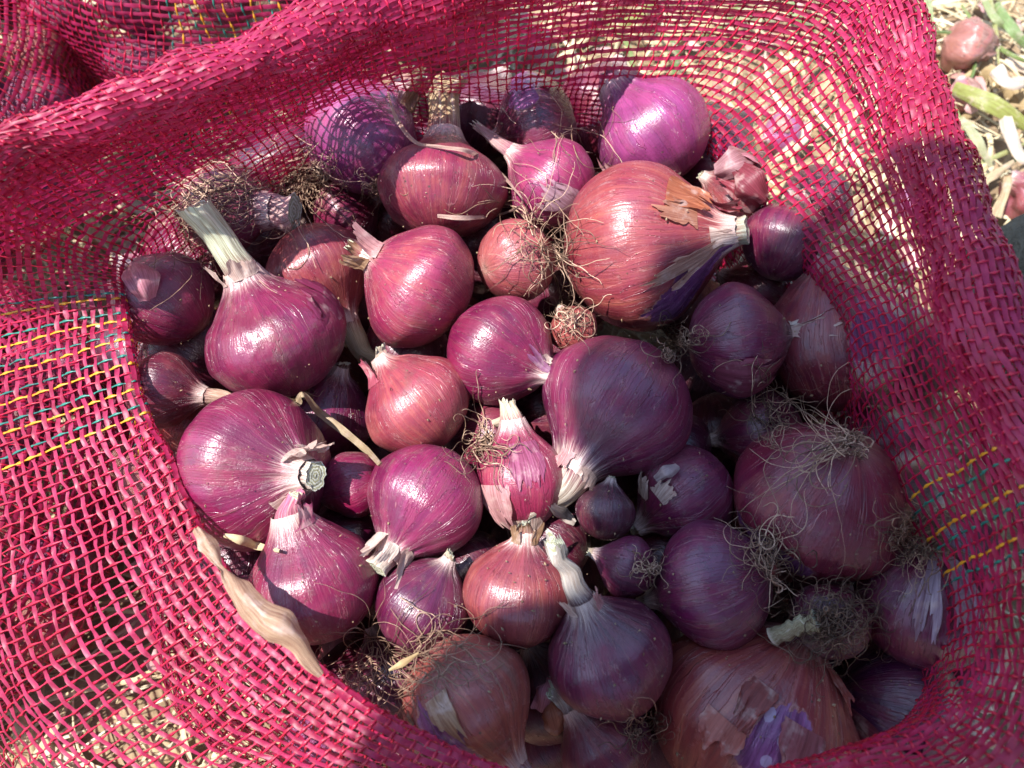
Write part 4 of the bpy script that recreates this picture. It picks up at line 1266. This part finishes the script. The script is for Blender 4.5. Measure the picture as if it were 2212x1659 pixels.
for k in range(14):
    x0, y0 = 1960 + 270 * rgl.rand(), -40 + 480 * rgl.rand()
    if k > 8: x0, y0 = 1150 + 700 * rgl.rand(), -20 + 160 * rgl.rand()
    a0 = rgl.rand() * 3.14; l0 = 60 + 70 * rgl.rand(); b0 = rgl.normal() * 0.5
    pts = [(x0 + math.cos(a0 + b0 * t) * l0 * t, y0 + math.sin(a0 + b0 * t) * l0 * t, GROUND + 0.016 + 0.010 * rgl.rand()) for t in (-1, -0.3, 0.4, 1)]
    ob = leaf_thing("green_leaf", "thin green onion leaf blade lying in the straw litter", "leaf", pts, [.0016, .0030, .0030, .0010], M_FLAP, lift=1, n=26, cup=0.15, rough=0.1, seed=140 + k, twist=[0, 30, -30, 10])
    ob.color = [(0.24, 0.34, 0.10, 1), (0.40, 0.44, 0.17, 1), (0.16, 0.26, 0.08, 1)][k % 3]
    ob["group"] = "thin green leaves in the litter"
WH = [([(2150,150),(2180,180),(2225,175)], 9, "white dried leaf base on the litter"), ([(2170,250),(2200,330),(2230,350)], 8, "bleached white leaf strip near the frame's edge"),
      ([(2085,430),(2130,390),(2190,350)], 6, "forked straw-coloured stalk lying near the dark cloth"), ([(2150,470),(2170,420),(2180,370)], 6, "straw stalk crossing the forked one")]
for k, (pts, wd, lb) in enumerate(WH):
    leaf_thing("dry_stalk", lb, "stalk", [(p[0], p[1], GROUND + 0.024) for p in pts], [wd * mm, wd * mm, wd * mm * .6], M_FLAP, lift=1, n=24, cup=0.2, rough=0.2, seed=60 + k, twist=[0, 40, -20]).color = (0.70, 0.64, 0.52, 1) if k < 2 else (0.58, 0.47, 0.28, 1)

for k, (px, py, rp, ang, tz, col, br, nm, lb) in enumerate([
    (2085, 95, 62, -15, 0.1, (0.36, 0.20, 0.16), 0.75, "withered_onion", "withered brown onion lying on the dry litter beside the rim"),
    (2225, 420, 60, 150, 0.2, (0.20, 0.05, 0.08), 0.4, "withered_onion", "dark withered onion at the edge of the litter near the dark cloth"),
    (1690, 290, 46, 200, 0.3, (0.36, 0.10, 0.25), 0.1, "fallen_onion", "shiny purple onion on the ground behind the netting"),
    (1960, 440, 40, 60, 0.3, (0.26, 0.09, 0.2), 0.2, "fallen_onion", "small purple onion on the ground close behind the rim"),
    (2080, 210, 40, 100, 0.1, (0.55, 0.24, 0.26), 0.4, "fallen_onion", "pale pink onion half under the rim's edge"),
    (1250, 60, 46, 80, 0.2, (0.55, 0.32, 0.22), 0.7, "fallen_onion", "peach-coloured onion on the ground beyond the far netting"),
    (1160, 130, 40, 20, 0.2, (0.50, 0.22, 0.2), 0.5, "fallen_onion", "rosy brown onion seen low through the far netting")]):
    d = depth_z(px, py, GROUND + 0.022)
    o = dict(O[NF]); o.update(cx=px, cy=py, r=rp, ang=ang, tz=tz, col=col, brown=br, label=lb, R=rp * WID / 2212 * d, dust=0.6, wr=0.11 if "withered" in nm else 0.0, tip=STRAWC, nl=0.4, n=0.2, lump=0.20 if "withered" in nm else 0.035, flaps=[(20, 60, 0.5, 0.9, 0.15, (0.44, 0.25, 0.2))])
    c = at_z(px, py, GROUND + o['R'] * 0.85); o['c'] = c
    e = build_onion(o, 300 + k, "onions lying loose on the ground")
    e.name = nm

# ------------------------------------------------------------------ neighbouring sacks
def full_sack(c, ax, label, seed, stripes=(), rot=0.0, R=0.019):
    rs = np.random.RandomState(seed)
    th = np.arange(72) / 72 * 2 * np.pi
    ph = np.radians(np.linspace(-58, 88, 40))
    TH, PH = np.meshgrid(th, ph, indexing='ij')
    e_ = 0.85
    def se(x): return np.sign(x) * np.abs(x) ** e_
    D3 = np.stack([se(np.cos(TH)) * np.cos(PH) ** 0.7, se(np.sin(TH)) * np.cos(PH) ** 0.7, se(np.sin(PH))], -1)
    # onions first: they push the netting out
    cs = []
    for it in range(900):
        v = unit(rs.normal(size=3))
        if v[2] < -0.5: continue
        r = R * (0.8 + 0.4 * rs.rand())
        p = v * (np.array(ax) - r)
        if all(np.linalg.norm(p - q) > 0.82 * (r + r2) for q, r2 in cs):
            cs.append((p, r))
    P = D3 * np.array(ax) * 0.90
    for q, r in cs:
        dv = P - q
        dist = np.linalg.norm(dv, axis=-1, keepdims=True)
        P = P + dv / np.maximum(dist, 1e-6) * np.clip(r * 1.06 - dist, 0, None)
    cr, sr = math.cos(rot), math.sin(rot)
    Rm = np.array([[cr, -sr, 0], [sr, cr, 0], [0, 0, 1]])
    P = P @ Rm.T + c
    e = empty("net_sack", label=label, category="sack")
    netting(dense(P[::2, ::2], 4, 4), e, True, warp=4.4*mm, tape=4.0*mm, seed=seed, stripes=stripes, wr=0.8*mm, vis=(0.2, 0.8), hw=0.9*mm, wrad=0.45*mm)
    return [(Rm @ q + c, r) for q, r in cs]
s1 = full_sack(at_z(560, -70, -0.045), (0.150, 0.100, 0.085), "full red net sack standing behind, yellow threads near its side", 31, stripes=((104, 113),))
s2 = full_sack(at_z(-130, 270, -0.060), (0.085, 0.105, 0.065), "full red net sack at the frame's upper left corner, next to the dark gap", 32)
s3 = full_sack(at_z(-120, 1070, -0.088), (0.090, 0.118, 0.056), "full red net sack lying left, seen through the folded netting", 33)
for gi, (lst, lb) in enumerate(((s1, "red onion packed in the full sack standing behind"), (s2, "red onion packed in the sack at the upper left corner"), (s3, "red onion packed in the sack behind the left netting"))):
    protos = []
    for k, (c, r) in enumerate(lst):
        o = dict(O[NF + (k % 4)]); o.update(c=c, R=r, ang=rsd.rand() * 360, tz=-0.4 - 0.5 * rsd.rand(), label=lb, roots=None, flaps=[],
                 col=[(0.20,0.02,0.07), (0.26,0.03,0.09), (0.34,0.10,0.08), (0.16,0.02,0.08)][k % 4], brown=[0.2,0.1,0.7,0.0][k % 4])  # darker reds: the sack's deep shading is put into the skin colour
        # only those the camera could see
        dcam = unit(CAM - c)
        if c[2] < GROUND + 0.03: continue
        build_packed(o, k, lb.replace("red onion", "onions"))
# ------------------------------------------------------------------ the photographer, bending over the sack from its right side
M_CLOTH = mat_simple("dark_cloth", [(0.2, (0.006, 0.008, 0.009)), (0.8, (0.022, 0.027, 0.030))], 45, 0.85, bump=0.9, bdist=0.006, spec=0.2)
M_SHIRT = mat_simple("shirt_cloth", [(0.2, (0.16, 0.18, 0.22)), (0.8, (0.26, 0.28, 0.33))], 30, 0.9, bump=0.8, bdist=0.006, spec=0.2)
M_SKIN = mat_simple("skin", [(0.2, (0.26, 0.13, 0.08)), (0.8, (0.34, 0.18, 0.11))], 90, 0.5, bump=0.2)
M_HAIR = mat_simple("hair", [(0.2, (0.012, 0.009, 0.007)), (0.8, (0.03, 0.022, 0.018))], 400, 0.5)
M_SHOE = mat_simple("shoe_rubber", [(0.2, (0.02, 0.02, 0.02)), (0.8, (0.05, 0.045, 0.04))], 60, 0.6)
M_GLASS = mat_simple("phone_glass", [(0.2, (0.012, 0.012, 0.014)), (0.8, (0.02, 0.02, 0.024))], 60, 0.12, bump=0.0)

def skinned(name, chains, mat, parent, levels=2):
    """chains: list of [(point, radius), ...]; a chain may start at an existing point"""
    V, R, E = [], [], []
    def vid(p, r):
        for i, q in enumerate(V):
            if np.linalg.norm(np.array(q) - np.array(p)) < 1e-5:
                return i
        V.append(tuple(float(x) for x in p)); R.append(r)
        return len(V) - 1
    for ch in chains:
        ids = [vid(p, r) for p, r in ch]
        E += list(zip(ids[:-1], ids[1:]))
    me = bpy.data.meshes.new(name)
    me.from_pydata(V, E, [])
    me.materials.append(mat)
    ob = link(name, me, parent)
    sk = ob.modifiers.new("skin", 'SKIN')
    sk.use_smooth_shade = True
    for i, d in enumerate(me.skin_vertices[0].data):
        d.radius = (R[i], R[i])
        d.use_root = (i == 0)
    ss_ = ob.modifiers.new("smooth", 'SUBSURF'); ss_.levels = levels; ss_.render_levels = levels
    return ob

def sh_pt(px, py, s):
    return at_z(px, py, 0.0) + SUNDIR * s
A3 = np.array
head = sh_pt(1870, 1050, 0.88)
s1p = sh_pt(2570, 1500, 0.82); s2p = sh_pt(1210, 1650, 0.82)
neckb = (s1p + s2p) / 2 * 0.88 + head * 0.12
hip = A3([0.10, -0.45, 0.58])
chest = neckb * 0.62 + hip * 0.38; waist = neckb * 0.22 + hip * 0.78
hipa, hipb = hip + A3([0.09, 0.03, -0.02]), hip + A3([-0.10, -0.03, -0.02])
foot_a = at_z(2300, 700, GROUND + 0.012); foot_b = A3([-0.36, -0.44, GROUND + 0.07])
knee_a = (hipa + foot_a) / 2 + A3([0.05, 0.03, 0.03]); knee_b = (hipb + foot_b) / 2 + A3([-0.05, 0.06, 0.03])
lens = CAM
h1 = lens + A3([0.135, -0.030, 0.030]); h2 = lens + A3([-0.050, -0.045, 0.050])
e1 = A3([0.12, -0.25, 0.56]); e2 = A3([-0.28, -0.23, 0.56])
person = empty("person", None, label="person in dark trousers bending over the sack, one trouser leg beside the rim", category="person")
person.location = (0, 0, 0)

def fing(root, dirs, lens_, rads):
    ch = [(root, rads[0])]
    p = A3(root)
    for d, l, r in zip(dirs, lens_, rads):
        p = p + unit(A3(d)) * l
        ch.append((p.copy(), r))
    return ch
chains = []
hd = unit(head - neckb)
chains.append([(neckb, 0.055), (neckb + (head - neckb) * 0.45, 0.050), (head - hd * 0.055, 0.066), (head, 0.082), (head + hd * 0.055, 0.078), (head + hd * 0.095, 0.045)])
face = unit(lens - head); face = unit(face - hd * np.dot(face, hd))
chains.append([(head, 0.082), (head + face * 0.100 - hd * 0.005, 0.014)])
sidev = np.cross(hd, face)
for sg in (1, -1):
    chains.append([(head, 0.082), (head + sidev * sg * 0.092, 0.018)])
for (sh, el, ha, sg) in ((s1p, e1, h1, 1), (s2p, e2, h2, -1)):
    chains.append([(neckb, 0.055), (sh, 0.050), ((sh + el) / 2, 0.044), (el, 0.037), ((el + ha) / 2, 0.034), (ha + (el - ha) * 0.16, 0.024)])
    palm = ha + (el - ha) * 0.06
    chains.append([(ha + (el - ha) * 0.16, 0.024), (palm, 0.026)])
    inward = A3([-1.0 * sg, 0, 0])
    for k in range(4):
        root = palm + UPV * (0.024 - 0.016 * k) + FWD * 0.010
        chains.append([(palm, 0.026)] + fing(root, [FWD * 0.8 + inward * 0.2, FWD * 0.5 + inward * 0.7, inward], [0.020, 0.018 + 0.002 * (k in (1, 2)), 0.014], [0.0085, 0.008, 0.007, 0.006]))
    chains.append([(palm, 0.026)] + fing(palm + UPV * -0.030 + inward * 0.008, [inward + FWD * 0.2, inward * 0.8 - UPV * 0.1], [0.024, 0.020], [0.010, 0.009, 0.008]))
chains.append([(neckb, 0.055), (chest, 0.11), (waist, 0.105), (hip, 0.12), (hipa, 0.085), (knee_a, 0.052), (foot_a, 0.035)])
chains.append([(hip, 0.12), (hipb, 0.085), (knee_b, 0.052), (foot_b, 0.035)])
skinned("body", chains, M_SKIN, person)
skinned("shirt", [[(neckb + (head - neckb) * 0.12, 0.066), (neckb, 0.075), (chest, 0.135), (waist, 0.128), (hip - (hip - waist) * 0.2, 0.132)],
                  [(neckb, 0.075), (s1p, 0.064), ((s1p + e1) / 2, 0.058), (e1 + (s1p - e1) * 0.1, 0.054)],
                  [(neckb, 0.075), (s2p, 0.064), ((s2p + e2) / 2, 0.058), (e2 + (s2p - e2) * 0.1, 0.054)]], M_SHIRT, person)
def cloth_leg(path, rad, seed, n=70, m=40):
    P = crom(np.array(path), n); R = np.interp(np.linspace(0, 1, n), np.linspace(0, 1, len(rad)), rad)
    T = unit(np.gradient(P, axis=0)); A = unit(np.cross(T, A3([0.3, 1.0, 0.1]))); B = np.cross(T, A)
    a = np.arange(m) / m * 2 * np.pi
    S, AA = np.meshgrid(np.arange(n), a, indexing='ij')
    f = fbm(np.stack([np.cos(AA) * 1.4, np.sin(AA) * 1.4, S * 0.16 + AA * 0.4], -1) + seed, seed, 3)
    r = R[:, None] * (1 + 0.10 * f)
    return (P[:, None] + A[:, None] * (np.cos(AA) * r)[..., None] + B[:, None] * (np.sin(AA) * r)[..., None]).reshape(-1, 3), grid_faces(n, m, cv=True)
up_hip = hip + (waist - hip) * 0.3
V1, F1 = cloth_leg([up_hip, hipa, knee_a, knee_a * 0.4 + foot_a * 0.6, foot_a], [0.135, 0.108, 0.078, 0.072, 0.070], 3)
V2, F2 = cloth_leg([up_hip, hipb, knee_b, knee_b * 0.4 + foot_b * 0.6, foot_b], [0.135, 0.108, 0.078, 0.072, 0.070], 4)
link("trousers", mesh("trousers", np.concatenate([V1, V2]), np.concatenate([F1, F2 + len(V1)]), None, [M_CLOTH]), person)
for ft in (foot_a, foot_b):
    t_ = A3([-1.0, 0.15, 0.0])
    b_ = ft.copy(); b_[2] = GROUND + 0.038
    skinned("shoe", [[(b_ + A3([0.035, 0, 0]), 0.036), (b_ + A3([-0.02, 0, 0]), 0.037), (b_ + t_ * 0.08 + A3([0, 0, -0.008]), 0.030)] if ft is foot_b else
                     [(b_ + A3([-0.02, 0, 0]), 0.036), (b_ + A3([0.03, 0, 0]), 0.037), (b_ + A3([0.11, -0.03, -0.008]), 0.030)]], M_SHOE, person)
# hair cap: upper and back half of the head
th = np.linspace(0, 2 * np.pi, 33)[:-1]; ph = np.radians(np.linspace(-5, 90, 14))
TH, PH = np.meshgrid(th, ph, indexing='ij')
upd = unit(hd * 0.75 - face * 0.65); bx = unit(np.cross(upd, sidev)); by = np.cross(upd, bx)
rr_ = 0.094 * (1 + 0.05 * fbm(np.stack([np.cos(TH) * 4, np.sin(TH) * 4, PH * 4], -1), 5, 2))
HP = head + hd * 0.02 + (bx * (np.cos(TH) * np.cos(PH) * rr_)[..., None] + by * (np.sin(TH) * np.cos(PH) * rr_)[..., None] + upd * (np.sin(PH) * rr_ * 1.12)[..., None])
link("hair", mesh("hair", HP.reshape(-1, 3), grid_faces(32, 14, cu=True), None, [M_HAIR]), person)

# the phone that took the picture: its lens sits at the camera, its body behind it
def rounded_slab(w, h, t, rc, n=6):
    pts = []
    for (cx_, cy_, a0) in ((w/2-rc, h/2-rc, 0), (-w/2+rc, h/2-rc, 90), (-w/2+rc, -h/2+rc, 180), (w/2-rc, -h/2+rc, 270)):
        for k in range(n + 1):
            a = math.radians(a0 + 90 * k / n)
            pts.append((cx_ + rc * math.cos(a), cy_ + rc * math.sin(a)))
    pts = A3(pts); m_ = len(pts)
    zs = [(-t/2, 0.97), (-t/2 + 0.001, 1.0), (t/2 - 0.001, 1.0), (t/2, 0.97)]
    V = np.concatenate([np.column_stack([pts * s, np.full(m_, z)]) for z, s in zs])
    F = [grid_faces(4, m_, cv=True)]
    F += [A3([list(range(m_))[::-1]]), A3([list(range(3 * m_, 4 * m_))])]
    return V, F
V, F = rounded_slab(0.150, 0.072, 0.008, 0.009)
ph_e = empty("smartphone", None, label="black smartphone held above the sack by the bending person", category="phone")
Mx = np.eye(4); Mx[:3, :3] = np.stack([XV, UPV, -FWD], 1); Mx[:3, 3] = lens - FWD * 0.009 + XV * 0.050 - UPV * 0.018
ph_e.matrix_world = Matrix(Mx.tolist())
link("case", mesh("case", V, F, None, [M_SHOE], smooth=False), ph_e)
V, F = rounded_slab(0.143, 0.066, 0.0012, 0.007)
V[:, 2] += 0.0049
link("screen", mesh("screen", V, F, None, [M_GLASS], smooth=False), ph_e)
